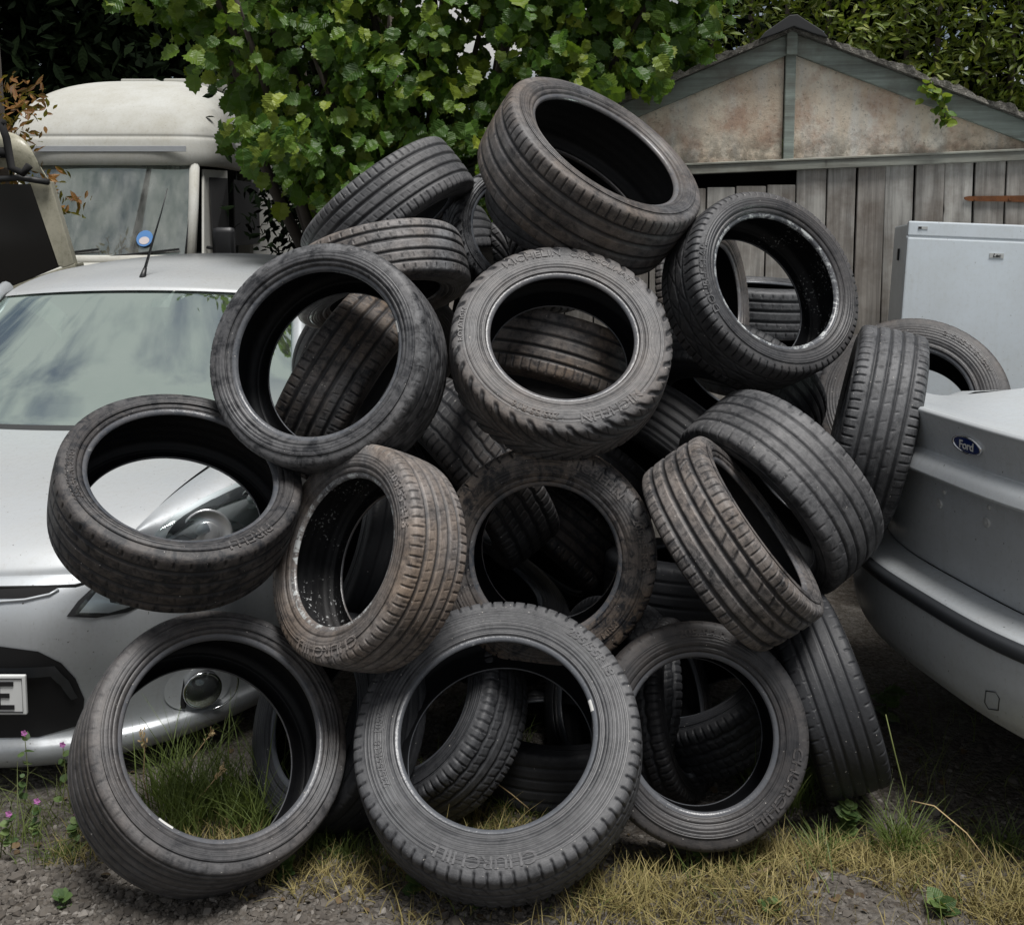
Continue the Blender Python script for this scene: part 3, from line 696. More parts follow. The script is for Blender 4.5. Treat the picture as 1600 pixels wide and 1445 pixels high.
# badge, bolts, towing eye cover
def onbody(u, v, lift=0.0):
    p, n = sal.cast(u, v); return p+n*lift, n
p, n = onbody(1513, 694)
zq = n; xq = Vector((0, 0, 1)).cross(zq).normalized(); yq = zq.cross(xq); BM_ = Matrix(((xq.x, yq.x, zq.x, p.x), (xq.y, yq.y, zq.y, p.y), (xq.z, yq.z, zq.z, p.z), (0, 0, 0, 1)))
a = np.linspace(0, 2*pi, 49)[:-1]
def oval(rx, ry, z): return [BM_ @ Vector((rx*cos(t), ry*sin(t), z)) for t in a]
def rings(L_):
    m = MB(); m.add([p for l in L_ for p in l], [(i*48+k, i*48+(k+1) % 48, (i+1)*48+(k+1) % 48, (i+1)*48+k) for i in range(len(L_)-1) for k in range(48)]); return m
ow, oh = .060, .0265
m = rings([oval(ow, oh, -.004), oval(ow, oh, .006), oval(ow*.97, oh*.95, .009), oval(ow*.90, oh*.83, .008), oval(ow*.89, oh*.81, .005)]); bd = sal.mb(m, 'oval_badge', M['chrome'], smooth=True)
m = rings([oval(ow*.90, oh*.82, .0052), oval(ow*.6, oh*.55, .0075), oval(.001, .001, .0082)]); sal.mb(m, 'badge_field', M['blue'], bd, smooth=True)
tv, tf = font_mesh('Ford', .034, .0006, .0004, .35, .92)
m = MB(); m.add([BM_ @ Vector((x, y, z+.0092)) for x, y, z in tv], tf); sal.mb(m, 'lettering', M['plate'], bd)
for u, v, r_ in ((1468, 786, .014), (1542, 815, .014), (1476, 768, .007), (1546, 792, .007)):
    p, n = onbody(u, v); qz = n.to_track_quat('Z', 'Y').to_matrix(); aa = np.linspace(0, 2*pi, 17)[:-1]; m = MB()
    L_ = [(r_, -.002), (r_, .003), (r_*.75, .005), (r_*.55, .003), (r_*.25, .006), (.0003, .0065)]
    m.add([p+qz @ Vector((rr*cos(t), rr*sin(t), zz)) for rr, zz in L_ for t in aa], [(i*16+k, i*16+(k+1) % 16, (i+1)*16+(k+1) % 16, (i+1)*16+k) for i in range(5) for k in range(16)])
    sal.mb(m, 'plate_fixing', M['steel'], smooth=True)
sal.line('towing_eye_cover', [(1541, 1078), (1556, 1080), (1562, 1090), (1560, 1108), (1545, 1106), (1539, 1096), (1541, 1078)], .0016, M['strip'], .0008)

# ------------------------------------------------------------------ plank shed
def planks(name, specs, mat, parent):
    """specs: list of (8 corner boxes as centre, size, rotation) with a plank number attribute"""
    vs = []; fs = []; at_ = []; n = 0
    for c, d, rot, k in specs:
        bm = bmesh.new(); bmesh.ops.create_cube(bm, size=1)
        for v in bm.verts: v.co = Vector((v.co.x*d[0], v.co.y*d[1], v.co.z*d[2]))
        bmesh.ops.bevel(bm, geom=bm.edges[:], offset=.003, segments=1, affect='EDGES')
        bm.verts.ensure_lookup_table(); Mx = Matrix.Translation(Vector(c)) @ (rot.to_4x4() if rot else Matrix())
        vs += [tuple(Mx @ v.co) for v in bm.verts]; at_ += [k]*len(bm.verts)
        fs += [[v.index+n for v in f.verts] for f in bm.faces]; n += len(bm.verts); bm.free()
    me = bpy.data.meshes.new(name); me.from_pydata(vs, [], fs); me.update()
    a = me.attributes.new('plank', 'FLOAT', 'POINT'); a.data.foreach_set('value', np.array(at_, dtype=np.float32))
    return link(name, me, mat, parent)
M['plank'] = wood('weathered_planks', [(.41, .385, .35), (.49, .48, .445), (.32, .285, .25)], 2)
M['greenwood'] = wood('faded_green_boards', [(.26, .315, .275), (.30, .35, .31), (.235, .28, .25)], 0, .75)
M['rail'] = wood('pale_green_rail', [(.30, .31, .27), (.33, .34, .29), (.27, .28, .24)], 0, .75)
t = NT('stained_render'); co = t.coord('Object')
n1 = t.noise(co, 2.6, 7, .68); n2 = t.noise(co, 11, 7, .72); n3 = t.noise(t.coord('Object', (7, 7, 1.4)), 1.0, 5, .65); n4 = t.noise(co, 70, 4, .7)
c = t.mix(t.ramp(n1, .40, .62), (.73, .67, .555), (.58, .465, .35))
c = t.mix(t.math('MULTIPLY', t.ramp(n3, .48, .68), .8), c, (.60, .60, .57))
c = t.mix(t.math('MULTIPLY', t.ramp(t.noise(t.coord('Object', (1, 1, 1), (5, 2, 7)), 4.5, 6, .7), .48, .64), .75), c, (.40, .25, .175))
hz = t.n('SeparateXYZ', {'Vector': co}).outputs['Z']
low = t.math('MULTIPLY', t.ramp(t.math('ADD', t.math('MULTIPLY', t.math('SUBTRACT', 2.02, hz), 1.6), t.math('MULTIPLY', n2, .6)), .30, .62), .8)
c = t.mix(t.math('MULTIPLY', low, t.ramp(n2, .40, .52)), c, (.10, .095, .075))
c = t.mix(t.math('MULTIPLY', t.ramp(n4, .56, .7), .55), c, (.10, .09, .07))
t.bsdf(c, .92, bump=t.math('ADD', n2, n4), bstr=.5, bdist=.006); M['render'] = t.m
t = NT('mossy_roof_sheet'); co = t.coord('Object'); n1 = t.noise(co, 14, 7, .75); n2 = t.noise(co, 60, 4, .7)
c = t.mix(t.ramp(n1, .42, .6), (.20, .19, .165), (.075, .07, .06)); c = t.mix(t.ramp(n2, .55, .7), c, (.30, .29, .26))
t.bsdf(c, .95, bump=t.math('ADD', n1, n2), bstr=1.0, bdist=.02); M['roofsheet'] = t.m
shed = thing('plank_shed', 'old grey plank shed with a stained gable and green bargeboards behind the heap', 'shed', (1.31, 4.92, 0)); shed.rotation_euler = (0, 0, R(-8))
ZT, TL, SL, ZA, HW, DEP = 1.835, .036, .40, 2.455, 1.60, 3.4
zt = lambda x: ZT+TL*x
za = lambda x: ZA-SL*abs(x)
pw = .1365; specs = []
i = 0; x = -HW+.01
while x < HW:
    w_ = pw+random.uniform(-.008, .008); xm = x+w_/2
    top = zt(xm)-.012
    if -.47 < xm < .02: top -= .075
    specs.append(((xm, random.uniform(-.003, .003), (top-.05)/2), (w_-.0045-random.uniform(0, .003), .022, top+.05), Matrix.Rotation(random.uniform(-.004, .004), 3, 'Y'), random.random())); x += w_
planks('plank_wall', specs, M['plank'], shed)
m = MB(); m.box((0, .30, .9), (2*HW-.1, .02, 1.9)); m.box((0, .16, 1.86), (2*HW-.1, .26, .02)); m.box((-HW+.03, DEP/2, .85), (.05, DEP, 1.8)); m.box((HW-.03, DEP/2, .85), (.05, DEP, 1.8)); m.box((0, DEP, .85), (2*HW, .05, 1.8))
m.build('black_backing', M['flatblack'], shed)  # black backing added so the opening looks dark, with side and back walls
m = MB(); xs = [-HW, 0, HW]
m.prism([(-HW+.05, .005, zt(-HW)+.01), (-.0275, .005, zt(0)+.01), (-.0275, .005, za(.0275)-.03), (-HW+.05, .005, max(za(HW)-.03, zt(-HW)+.012))], (0, .03, 0))
m.prism([(.0275, .005, zt(0)+.01), (HW-.05, .005, zt(HW)+.01), (HW-.05, .005, max(za(HW)-.03, zt(HW)+.012)), (.0275, .005, za(.0275)-.03)], (0, .03, 0))
m.build('gable_panel', M['render'], shed)
an = math.atan(SL); bl = HW*1.12/cos(an)
for sg in (1, -1):
    planks('bargeboard', [((sg*HW*1.12/2, -.018, ZA-SL*HW*1.12/2-.052), (bl, .028, .088), Matrix.Rotation(sg*an, 3, 'Y'), random.random())], M['greenwood'], shed)
planks('king_post', [((0, -.012, (zt(0)+ZA-.05)/2), (.048, .03, ZA-.05-zt(0)), None, .5), ((0, -.045, ZA-.055), (.05, .022, .11), None, .2)], M['greenwood'], shed)
planks('gable_rail', [((0, -.016, ZT), (2*HW, .045, .042), Matrix.Rotation(-math.atan(TL), 3, 'Y'), .4), ((0, -.03, ZT+.026), (2*HW, .03, .012), Matrix.Rotation(-math.atan(TL), 3, 'Y'), .8)], M['rail'], shed)
for sg in (1, -1):
    nx, ny = 90, 40; X = np.linspace(0, HW*1.14, nx); Y = np.linspace(-.075, DEP, ny); XX, YY = np.meshgrid(X, Y, indexing='ij')
    nn = .006*np.sin(XX*61)*np.sin(YY*53)+.007*np.sin(XX*29+2)*np.cos(YY*37)+.005*rng.standard_normal(XX.shape)
    Zt = ZA-SL*XX+.026+nn; Zb = ZA-SL*XX-.004
    top = np.stack([sg*XX, YY+.004*rng.standard_normal(XX.shape), Zt], -1); bot = np.stack([sg*XX, YY, Zb], -1)
    v = np.vstack([top.reshape(-1, 3), bot.reshape(-1, 3)]); f = grid_faces(nx, ny); N_ = nx*ny
    e = [[i*ny, (i+1)*ny, (i+1)*ny+N_, i*ny+N_] for i in range(nx-1)]; e2 = [[(nx-1)*ny+j, (nx-1)*ny+j+1, (nx-1)*ny+j+1+N_, (nx-1)*ny+j+N_] for j in range(ny-1)]
    link('roof_sheet', np_mesh('roof_sheet', v, np.vstack([f, f[:, ::-1]+N_, np.array(e), np.array(e2)]), False), M['roofsheet'], shed)
m = MB(); m.prism([(-.155, -.10, ZA-.045), (-.13, -.10, ZA-.012), (-.05, -.10, ZA+.042), (-.02, -.10, ZA+.062), (.015, -.10, ZA+.064), (.05, -.10, ZA+.040), (.13, -.10, ZA-.012), (.155, -.10, ZA-.045), (.10, -.10, ZA-.028), (0, -.10, ZA+.01), (-.10, -.10, ZA-.028)], (0, DEP, 0))
m.build('ridge_cap', M['trimdark'], shed, bev=.004)
m = MB(); hz = 1.682
m.prism([(.80, -.016, hz-.006), (.82, -.016, hz-.014), (1.30, -.016, hz-.026), (1.30, -.016, hz+.012), (.82, -.016, hz+.008), (.80, -.016, hz+.004)], (0, -.007, 0))
for hx in (.85, 1.0, 1.15): m.tube([(hx, -.02, hz-.006), (hx, -.028, hz-.006)], .008, 8)
m.build('strap_hinge', M['rust'], shed)

# ------------------------------------------------------------------ fridge
fr = thing('white_fridge', 'white fridge leaning against the plank shed with a small dark badge on its door', 'fridge', (1.525, 4.12, -.02))
fr.rotation_euler = (R(-1.5), R(2.3), R(-15))
FW, FD, FH = .58, .55, 1.60
m = MB(); m.box((FW/2, FD/2+.055, FH/2-.006), (FW-.006, FD-.06, FH-.012), bev=.008); m.build('cabinet', M['white'], fr, smooth=False)
m = MB(); m.box((FW/2, .026, FH-.034), (FW, .05, .060), bev=.006); m.build('top_panel', M['white'], fr)
m = MB(); m.box((FW/2, .024, (FH-.068)/2), (FW, .046, FH-.070), bev=.006); dr = m.build('door', M['white'], fr)
m = MB(); m.box((.335, -.0005, FH-.128), (.052, .003, .019)); bd = m.build('badge', M['steel'], dr)
tv, tf = font_mesh('Lec', .020, .0006, .0006, .2); m = MB(); m.add([(x+.335, -.0026-z, y+FH-.128) for x, y, z in tv], [f[::-1] for f in tf]); m.build('lettering', M['ink'], bd)
m = MB(); m.box((.055, .0005, FH-.030), (.036, .003, .011)); b2 = m.build('badge', M['steel'], fr)
m = MB(); m.box((.044, -.0012, FH-.030), (.012, .002, .009)); m.build('badge_field', M['ink'], b2)
m = MB(); m.box((-.001, .30, FH-.14), (.006, .03, .05)); m.build('vent', M['ink'], fr)

# ------------------------------------------------------------------ camper van far left
VX, VY = -3.57, 9.4
van = Body('camper_van', 'cream high-top camper van parked behind the silver hatchback', 'camper van', (VX, VY+2, 0))
K = crom([(2.075, -.30, .90), (2.08, -.335, .93), (2.10, -.355, .955), (2.18, -.365, .97), (2.29, -.345, .972), (2.325, -.325, .965), (2.36, -.32, .965), (2.46, -.26, .95), (2.6, -.14, .91), (2.74, .06, .82), (2.85, .32, .69), (2.925, .62, .52), (2.965, .95, .30), (2.975, 1.25, .04)], 4)
a = np.linspace(0, pi, 41); G = []
for z, yf, w_ in K:
    ca, sa = np.cos(a), np.sin(a); e = .42
    x = VX-w_*np.sign(ca)*np.abs(ca)**e; y = VY+yf+.75*(1-np.abs(sa)**e)
    back = np.array([VY+4.8]); G.append(np.stack([np.r_[VX-w_, x, VX+w_], np.r_[back, y, back], np.full(43, z)], -1))
van.grid('high_top', np.array(G), M['cream'])
m = MB(); m.box((VX+.06, VY-.367, 2.215), (1.34, .01, .05), bev=.003); van.mb(m, 'roof_band', simple('faded_band', (.38, .40, .42), .5))
m = MB(); m.box((VX+.30, VY+1.5, 2.985), (.55, .6, .10), bev=.02); m.box((VX-.12, VY+1.1, 2.955), (.35, .4, .07), bev=.015); van.mb(m, 'roof_vent', M['cream'])
wz0, wz1 = 1.28, 2.09
def vp(x, z): return (VX+x, VY-.66+(z-wz0)/(wz1-wz0)*.36+.12*abs(x)**2.5, z)
G = np.array([[vp(x*(1-.07*(z-wz0)/(wz1-wz0)), z) for z in np.linspace(wz0, wz1, 8)] for x in np.linspace(-.84, .84, 21)])
van.grid('windscreen', G, M['vanglass'])
m = MB()
for sg_ in (1, -1): m.tube([vp(sg_*.815, wz0-.05), vp(sg_*.79, 1.7), vp(sg_*.76, wz1+.01)], .045, 10)
m.tube([vp(x, wz1+.03) for x in np.linspace(-.76, .76, 9)], .035, 8); m.tube([vp(x, wz0-.03) for x in np.linspace(-.82, .82, 9)], .05, 8)
van.mb(m, 'windscreen_frame', M['cream'], smooth=True)
m = MB(); m.tube([Vector(vp(x, wz1-.0))+Vector((0, -.02, 0)) for x in np.linspace(-.74, .74, 9)], .013, 6)
for sg_ in (1, -1): m.tube([Vector(vp(sg_*.775, z))+Vector((0, -.02, 0)) for z in np.linspace(wz0, wz1, 5)], .013, 6)
van.mb(m, 'rubber_seal', M['black'], smooth=True)
K = crom([(VY-1.25, .7, .55), (VY-1.28, .8, .95), (VY-1.1, .84, 1.12), (VY-.66, .86, 1.255)], 5)
van.grid('front_panel', np.array([[(VX+w_*s_, y_+.15*abs(s_)**3, z_-.03*s_**2) for s_ in np.linspace(-1, 1, 21)] for y_, w_, z_ in K]), M['cream'])
m = MB(); m.box((VX, VY+3.6, 1.2), (1.86, 5.0, 1.75), bev=.04); body = van.mb(m, 'body', M['cream'])
for sg_ in (1, -1):
    m = MB(); m.prism([(VX+sg_*.90, VY-.50, .5), (VX+sg_*.93, VY+.12, .5), (VX+sg_*.93, VY+.12, 2.05), (VX+sg_*.80, VY-.16, 2.05), (VX+sg_*.88, VY-.50, 1.30)], (sg_*.02, 0, 0)); d_ = van.mb(m, 'cab_door', M['cream'])
    m = MB(); m.prism([(VX+sg_*.935, VY-.36, 1.36), (VX+sg_*.955, VY+.08, 1.36), (VX+sg_*.955, VY+.08, 1.98), (VX+sg_*.85, VY-.11, 1.98)], (sg_*.008, 0, 0)); van.mb(m, 'window', M['flatblack'])
    m = MB(); m.prism([(VX+sg_*.935, VY+.35, 1.36), (VX+sg_*.935, VY+1.3, 1.36), (VX+sg_*.935, VY+1.3, 1.98), (VX+sg_*.935, VY+.35, 1.98)], (sg_*.012, 0, 0)); van.mb(m, 'window', M['flatblack'])
    m = MB(); m.box((VX+sg_*1.07, VY-.48, 1.40), (.20, .09, .28), bev=.05); m.tube([(VX+sg_*.9, VY-.4, 1.36), (VX+sg_*1.05, VY-.48, 1.34)], .015); van.mb(m, 'door_mirror', M['black'], smooth=True)
m = MB(); m.box((VX, VY+.18, 1.25), (1.6, .9, .10)); m.box((VX, VY+.9, 1.6), (1.65, .05, 1.0)); van.mb(m, 'cab_interior', M['cabin'])
for sx in (-.42, .42):
    m = MB(); m.box((VX+sx, VY+.55, 1.5), (.5, .14, .55), bev=.05); van.mb(m, 'seat', M['cabin'], smooth=True)
m = MB()
for x0, x1 in ((-.55, .05), (.1, .72)): m.tube([Vector(vp(x0, wz0+.0))+Vector((0, -.03, 0)), Vector(vp(x1, wz0+.07))+Vector((0, -.03, 0))], .010, 6)
van.mb(m, 'wiper', M['black'])
# round blue and white sticker on the glass
sp = Vector(vp(.42, 1.44))+Vector((0, -.012, 0)); qn = Vector((0, -1, .55)).normalized().to_track_quat('Z', 'Y').to_matrix(); aa = np.linspace(0, 2*pi, 25)[:-1]
m = MB(); m.add([sp+qn @ Vector((.070*cos(t_), .078*sin(t_), 0)) for t_ in aa]+[sp+qn @ Vector((.070*cos(t_), .078*sin(t_), .002)) for t_ in aa], [tuple(range(24, 48)), tuple(range(24))[::-1]]+[(i_, (i_+1) % 24, 24+(i_+1) % 24, 24+i_) for i_ in range(24)])
stk = van.mb(m, 'round_sticker', simple('sticker_blue', (.07, .20, .45), .4))
m = MB(); m.add([sp+qn @ Vector((.044*cos(t_), -.022+.037*sin(t_), .004)) for t_ in aa], [tuple(range(24))]); van.mb(m, 'sticker_centre', simple('sticker_pale', (.55, .50, .50), .4), stk)

# ------------------------------------------------------------------ off-road vehicle at the left edge
orv = Body('old_offroader', 'mouldy cream vehicle with a dark side window at the left edge', 'car', (-3.1, 6.6, 0))
OY = 5.9
def op(u, v, dy=0): return at(u, v, OY+dy)
m = MB(); m.prism([op(45, 284), op(78, 282), op(116, 412), op(100, 418), op(88, 414)], (-.02, .10, .0)); orv.mb(m, 'window_pillar', M['mouldcream'], bev=.006)
m = MB(); m.prism([op(-260, 290), op(48, 287), op(92, 416), op(20, 446), op(-260, 470)], (0, .02, 0)); orv.mb(m, 'side_window', simple('black_glass', (.004, .004, .004), .08))
m = MB(); m.prism([op(-260, 470), op(20, 444), op(118, 410), op(150, 700), op(-260, 760)], (0, .12, 0)); orv.mb(m, 'side_panel', M['mouldcream'], bev=.01)
K = crom([(-300, 268), (-40, 262), (20, 262), (64, 270), (80, 284)], 4); K2 = crom([(-300, 205), (-40, 204), (12, 208), (42, 222), (64, 268)], 4)
G = np.array([[op(*k), op(*(k*.5+k2*.5), -.015), op(*k2), op(k2[0]-6, k2[1]-4, .25), op(k2[0]-60, k2[1]-10, 1.2)] for k, k2 in zip(K, K2)], float)
orv.grid('roof', G, M['mouldcream'])
m = MB(); m.tube([op(-260, 280, -.03), op(0, 279, -.03), op(30, 277, -.03), op(76, 284, -.03)], .018, 8); orv.mb(m, 'rain_gutter', M['trimdark'], smooth=True)
m = MB(); m.tube([op(0, 188, -.06), op(10, 215, -.06), op(18, 262, -.07), op(36, 270, -.08), op(46, 258, -.08)], .022, 8); m.tube([op(-200, 240, -.05), op(14, 238, -.05)], .03, 8); m.tube([op(-200, 190, -.02), op(8, 192, -.06)], .02, 8); orv.mb(m, 'rack_bracket', M['flatblack'], smooth=True)
m = MB(); m.box((-4.6, OY+1.2, .9), (1.4, 1.9, 1.5)); orv.mb(m, 'body', M['flatblack'])

# ------------------------------------------------------------------ plants
def orient(d, n):
    d = d/np.linalg.norm(d, axis=1)[:, None]; n = n-d*(n*d).sum(1)[:, None]; n /= np.linalg.norm(n, axis=1)[:, None]+1e-9
    x = np.cross(d, n); return np.stack([x, d, n], 2)     # columns x, y(dir), z(normal)
def leaves(name, pos, dirs, nrm, size, tmpl, faces, mat, parent=None, shade=None, kind=None):
    Rm = orient(dirs, nrm); T = np.asarray(tmpl)
    v = pos[:, None, :]+np.einsum('nij,mj->nmi', Rm, T)*size[:, None, None]
    n, m_ = len(pos), len(T)
    fl = [(np.asarray(f)[None]+np.arange(n)[:, None, None]*m_).reshape(-1, len(f[0])) for f in faces]
    sh = np.repeat(shade if shade is not None else rng.random(n), m_)
    return link(name, np_mesh(name, v.reshape(-1, 3), fl, False, {'shade': sh, 'lx': np.tile(T[:, 0], n), 'ly': np.tile(T[:, 1], n)}), mat, parent, kind=kind)
HZ = [(0, 0, 0), (0, .33, 0), (0, .68, -.02), (0, 1.08, -.10),
      (-.27, .06, .05), (-.46, .32, .07), (-.44, .62, .04), (-.24, .88, -.03), (.27, .06, .05), (.46, .32, .07), (.44, .62, .04), (.24, .88, -.03)]
HZF = [[(0, 4, 5, 1), (1, 5, 6, 2), (2, 6, 7, 3), (0, 1, 9, 8), (1, 2, 10, 9), (2, 3, 11, 10)]]
_o = [(.13, -.03), (.36, .01), (.34, .13), (.50, .21), (.44, .33), (.58, .45), (.45, .55), (.51, .67), (.34, .74), (.33, .89), (.14, .91)]
_m = [0, .18, .38, .60, .82, 1.10]
def _z(x, y): return .26*abs(x)+.03*math.sin(y*14+3*x)-.26*y*y
HZT = [(0, y, _z(0, y)) for y in _m]+[(-x, y, _z(x, y)) for x, y in _o]+[(x, y, _z(x, y)-.0) for x, y in _o]
HZTF = [[(i, 6+2*i, 7+2*i, 8+2*i, i+1) for i in range(5)]+[(i+1, 17+2*i+2, 17+2*i+1, 17+2*i, i) for i in range(5)]]
LN = [(0, 0, 0), (-.15, .3, .05), (-.17, .6, .04), (0, 1, -.06), (.17, .6, .04), (.15, .3, .05), (0, .45, -.0)]
LNF = [[(0, 6, 1), (1, 6, 2), (2, 6, 3), (3, 6, 4), (4, 6, 5), (5, 6, 0)]]
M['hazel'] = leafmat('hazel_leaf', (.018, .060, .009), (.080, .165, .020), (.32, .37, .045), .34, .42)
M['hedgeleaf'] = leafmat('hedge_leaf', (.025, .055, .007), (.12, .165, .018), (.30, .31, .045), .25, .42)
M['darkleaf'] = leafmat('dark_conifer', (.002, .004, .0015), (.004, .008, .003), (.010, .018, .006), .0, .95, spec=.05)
M['copper'] = leafmat('copper_leaf', (.07, .022, .008), (.22, .085, .02), (.33, .15, .04), .3, .5)
M['bark'] = simple('bark', (.075, .06, .048), .95, vary=.6, scale=20, bump=.6)
M['yleaf'] = simple('yellow_leaf', (.45, .27, .03), .6)
def rnd(n): return rng.standard_normal((n, 3))
def clumped(n, sampler, ncl, spread):
    cen = sampler(ncl); k = rng.integers(0, ncl, n); off = rnd(n)*spread*np.array([1, .9, .8])
    return cen[k]+off, off
def branches(base, tips, r0, name, parent, mat):
    m = MB()
    for tp in tips:
        b = Vector(base); e = Vector(tp); mid = b.lerp(e, .5)+Vector((random.uniform(-.12, .12), random.uniform(-.1, .1), random.uniform(.05, .25)))
        m.tube([b, b.lerp(mid, .5)+Vector((random.uniform(-.05, .05), 0, .06)), mid, mid.lerp(e, .55)+Vector((0, random.uniform(-.05, .05), .05)), e], [r0, r0*.8, r0*.6, r0*.4, r0*.15], 7)
    return m.build(name, mat, parent, smooth=True)
# hazel: outline of the crown as (u, v) bounds along the photo's width, laid at its own distance
hz_t = thing('hazel_tree', 'large leafy hazel tree with rounded bright green leaves behind the heap', 'tree', (-.55, 5.9, 0))
hloc = Matrix.Translation((.55, -5.9, 0))
GAPS = [(770, 58, 30), (762, 15, 22), (835, 30, 16), (852, 150, 16), (700, 115, 11), (565, 232, 9), (985, 40, 14), (740, 100, 14)]
def hz_sampler(n):
    out = []
    ub = np.array([150, 200, 250, 300, 350, 420, 500, 620, 760, 900, 1000, 1080, 1130])+np.array([70, 80, 84, 84, 80, 50, 10, 0, 0, 0, -10, -20, -20]); vb = np.array([-20, 60, 120, 215, 265, 330, 400, 420, 420, 300, 190, 110, -20])
    while len(out) < n:
        u = rng.uniform(160, 1125); Y = 4.75+abs(rng.normal(0, .55)); v = rng.uniform(-330, 430)
        if v > np.interp(u, ub, vb)-12+rng.normal(0, 14): continue
        if Y > 6.6 or any((u-a)**2+((v-b)*.8)**2 < c*c for a, b, c in GAPS): continue
        out.append(at(u, v, Y))
    return np.array(out)
n = 11500
pos, off = clumped(n, hz_sampler, 760, .085)
out = np.stack([rng.normal(0, .5, n), -np.ones(n)*.75, np.full(n, .55)], 1)+rnd(n)*.42
dirs = np.stack([rng.normal(0, .7, n), rng.normal(-.25, .4, n), np.full(n, -.65)], 1)+rnd(n)*.3
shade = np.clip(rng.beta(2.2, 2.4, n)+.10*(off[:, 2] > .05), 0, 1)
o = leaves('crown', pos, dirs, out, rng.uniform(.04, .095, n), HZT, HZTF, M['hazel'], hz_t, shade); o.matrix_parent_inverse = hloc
sel = rng.choice(n, 14, False)
o = leaves('yellowed_leaves', pos[sel]+np.array([0, -.03, 0]), dirs[sel], out[sel], np.full(14, .055), HZ, HZF, M['yleaf'], hz_t); o.matrix_parent_inverse = hloc
o = branches((-.55, 5.95, -.05), [tuple(p) for p in hz_sampler(46)], .05, 'branches', hz_t, M['bark']); o.matrix_parent_inverse = hloc
m = MB()
for k in range(7):
    a = k*.9; b = Vector((-.55+.12*cos(a), 5.95+.12*sin(a), -.05)); e = Vector((-.55+1.0*cos(a), 6.1+.5*sin(a), 3.3)); m.tube([b, b.lerp(e, .3)+Vector((.05, 0, .2)), b.lerp(e, .7), e], [.055, .045, .03, .012], 8)
for u_, v_, u2, v2 in ((768, 150, 790, -60), (795, 160, 770, -60), (1150//1, 1, 1, 1)):
    if u2 > 1: m.tube([at(u_, v_, 5.9), at((u_+u2)/2+6, (v_+v2)/2, 5.95), at(u2, v2, 6.0)], [.022, .02, .016], 7)
o = m.build('trunk', M['bark'], hz_t, smooth=True); o.matrix_parent_inverse = hloc
# clipped bright hedge behind the shed
hd = thing('tall_hedge', 'tall bright small-leaved hedge rising behind the plank shed', 'hedge', (3.2, 8.6, 0)); hi_ = Matrix.Translation((-3.2, -8.6, 0))
def hd_sampler(n):
    u = rng.uniform(1060, 1760, n); v = rng.uniform(-260, 330, n); Y = 8.3+np.abs(rng.normal(0, .45, n))+.25*np.sin(u/37.)*np.sin(v/31.)
    return np.array([at(a, b, c) for a, b, c in zip(u, v, Y)])
n = 17000; pos, off = clumped(n, hd_sampler, 900, .13)
out = np.stack([rng.normal(0, .4, n), np.full(n, -.6), np.full(n, .7)], 1)+rnd(n)*.4
dirs = np.stack([rng.normal(0, .8, n), np.full(n, -.55), rng.normal(.15, .6, n)], 1)
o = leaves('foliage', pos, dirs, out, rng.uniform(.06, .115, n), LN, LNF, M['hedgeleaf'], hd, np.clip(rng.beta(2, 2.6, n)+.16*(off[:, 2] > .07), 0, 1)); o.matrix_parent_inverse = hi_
m = MB()
for k in range(14): m.tube([(1.7+k*.33, 9.0+.2*sin(k*5), -.05), (1.75+k*.33+.1*sin(k*3), 9.05, 2.0), (1.7+k*.33, 9.0, 4.0)], [.05, .04, .015], 7)
o = m.build('trunk', M['bark'], hd, smooth=True); o.matrix_parent_inverse = hi_
m = MB(); m.box((4.2, 9.75, 2.3), (5.4, .5, 4.6)); 
# dark conifers: left behind the van, and the shadowed shrubs behind the hazel and hedge
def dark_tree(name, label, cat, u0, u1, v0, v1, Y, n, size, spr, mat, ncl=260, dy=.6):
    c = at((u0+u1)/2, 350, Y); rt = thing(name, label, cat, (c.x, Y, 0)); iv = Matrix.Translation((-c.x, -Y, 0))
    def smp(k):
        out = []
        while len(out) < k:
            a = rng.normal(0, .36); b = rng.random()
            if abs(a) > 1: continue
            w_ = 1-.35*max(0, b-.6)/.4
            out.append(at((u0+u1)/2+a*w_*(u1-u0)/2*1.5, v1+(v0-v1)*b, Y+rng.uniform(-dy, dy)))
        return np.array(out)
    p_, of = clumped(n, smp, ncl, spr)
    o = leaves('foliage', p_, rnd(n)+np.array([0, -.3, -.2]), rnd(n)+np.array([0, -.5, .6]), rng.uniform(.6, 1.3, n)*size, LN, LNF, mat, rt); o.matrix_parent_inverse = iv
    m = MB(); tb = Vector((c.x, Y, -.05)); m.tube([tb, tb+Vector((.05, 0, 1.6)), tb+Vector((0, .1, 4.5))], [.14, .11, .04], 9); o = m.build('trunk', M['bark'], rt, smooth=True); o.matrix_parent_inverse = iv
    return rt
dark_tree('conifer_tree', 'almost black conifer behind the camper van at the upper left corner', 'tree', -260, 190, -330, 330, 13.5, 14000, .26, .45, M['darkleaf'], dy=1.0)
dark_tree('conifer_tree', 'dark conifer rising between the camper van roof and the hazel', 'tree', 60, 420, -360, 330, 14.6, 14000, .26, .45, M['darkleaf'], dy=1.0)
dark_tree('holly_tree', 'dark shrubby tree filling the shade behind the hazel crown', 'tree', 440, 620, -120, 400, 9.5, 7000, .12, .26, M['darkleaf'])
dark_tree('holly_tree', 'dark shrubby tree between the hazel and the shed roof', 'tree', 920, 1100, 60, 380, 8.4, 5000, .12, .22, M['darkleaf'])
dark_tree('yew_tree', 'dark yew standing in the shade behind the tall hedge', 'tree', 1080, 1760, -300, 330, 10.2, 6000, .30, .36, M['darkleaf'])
dark_tree('copper_beech', 'copper-leaved shrub with orange brown leaves beside the old vehicle at the left edge', 'shrub', -110, 78, 135, 330, 7.4, 900, .085, .07, M['copper'], 70, .35)
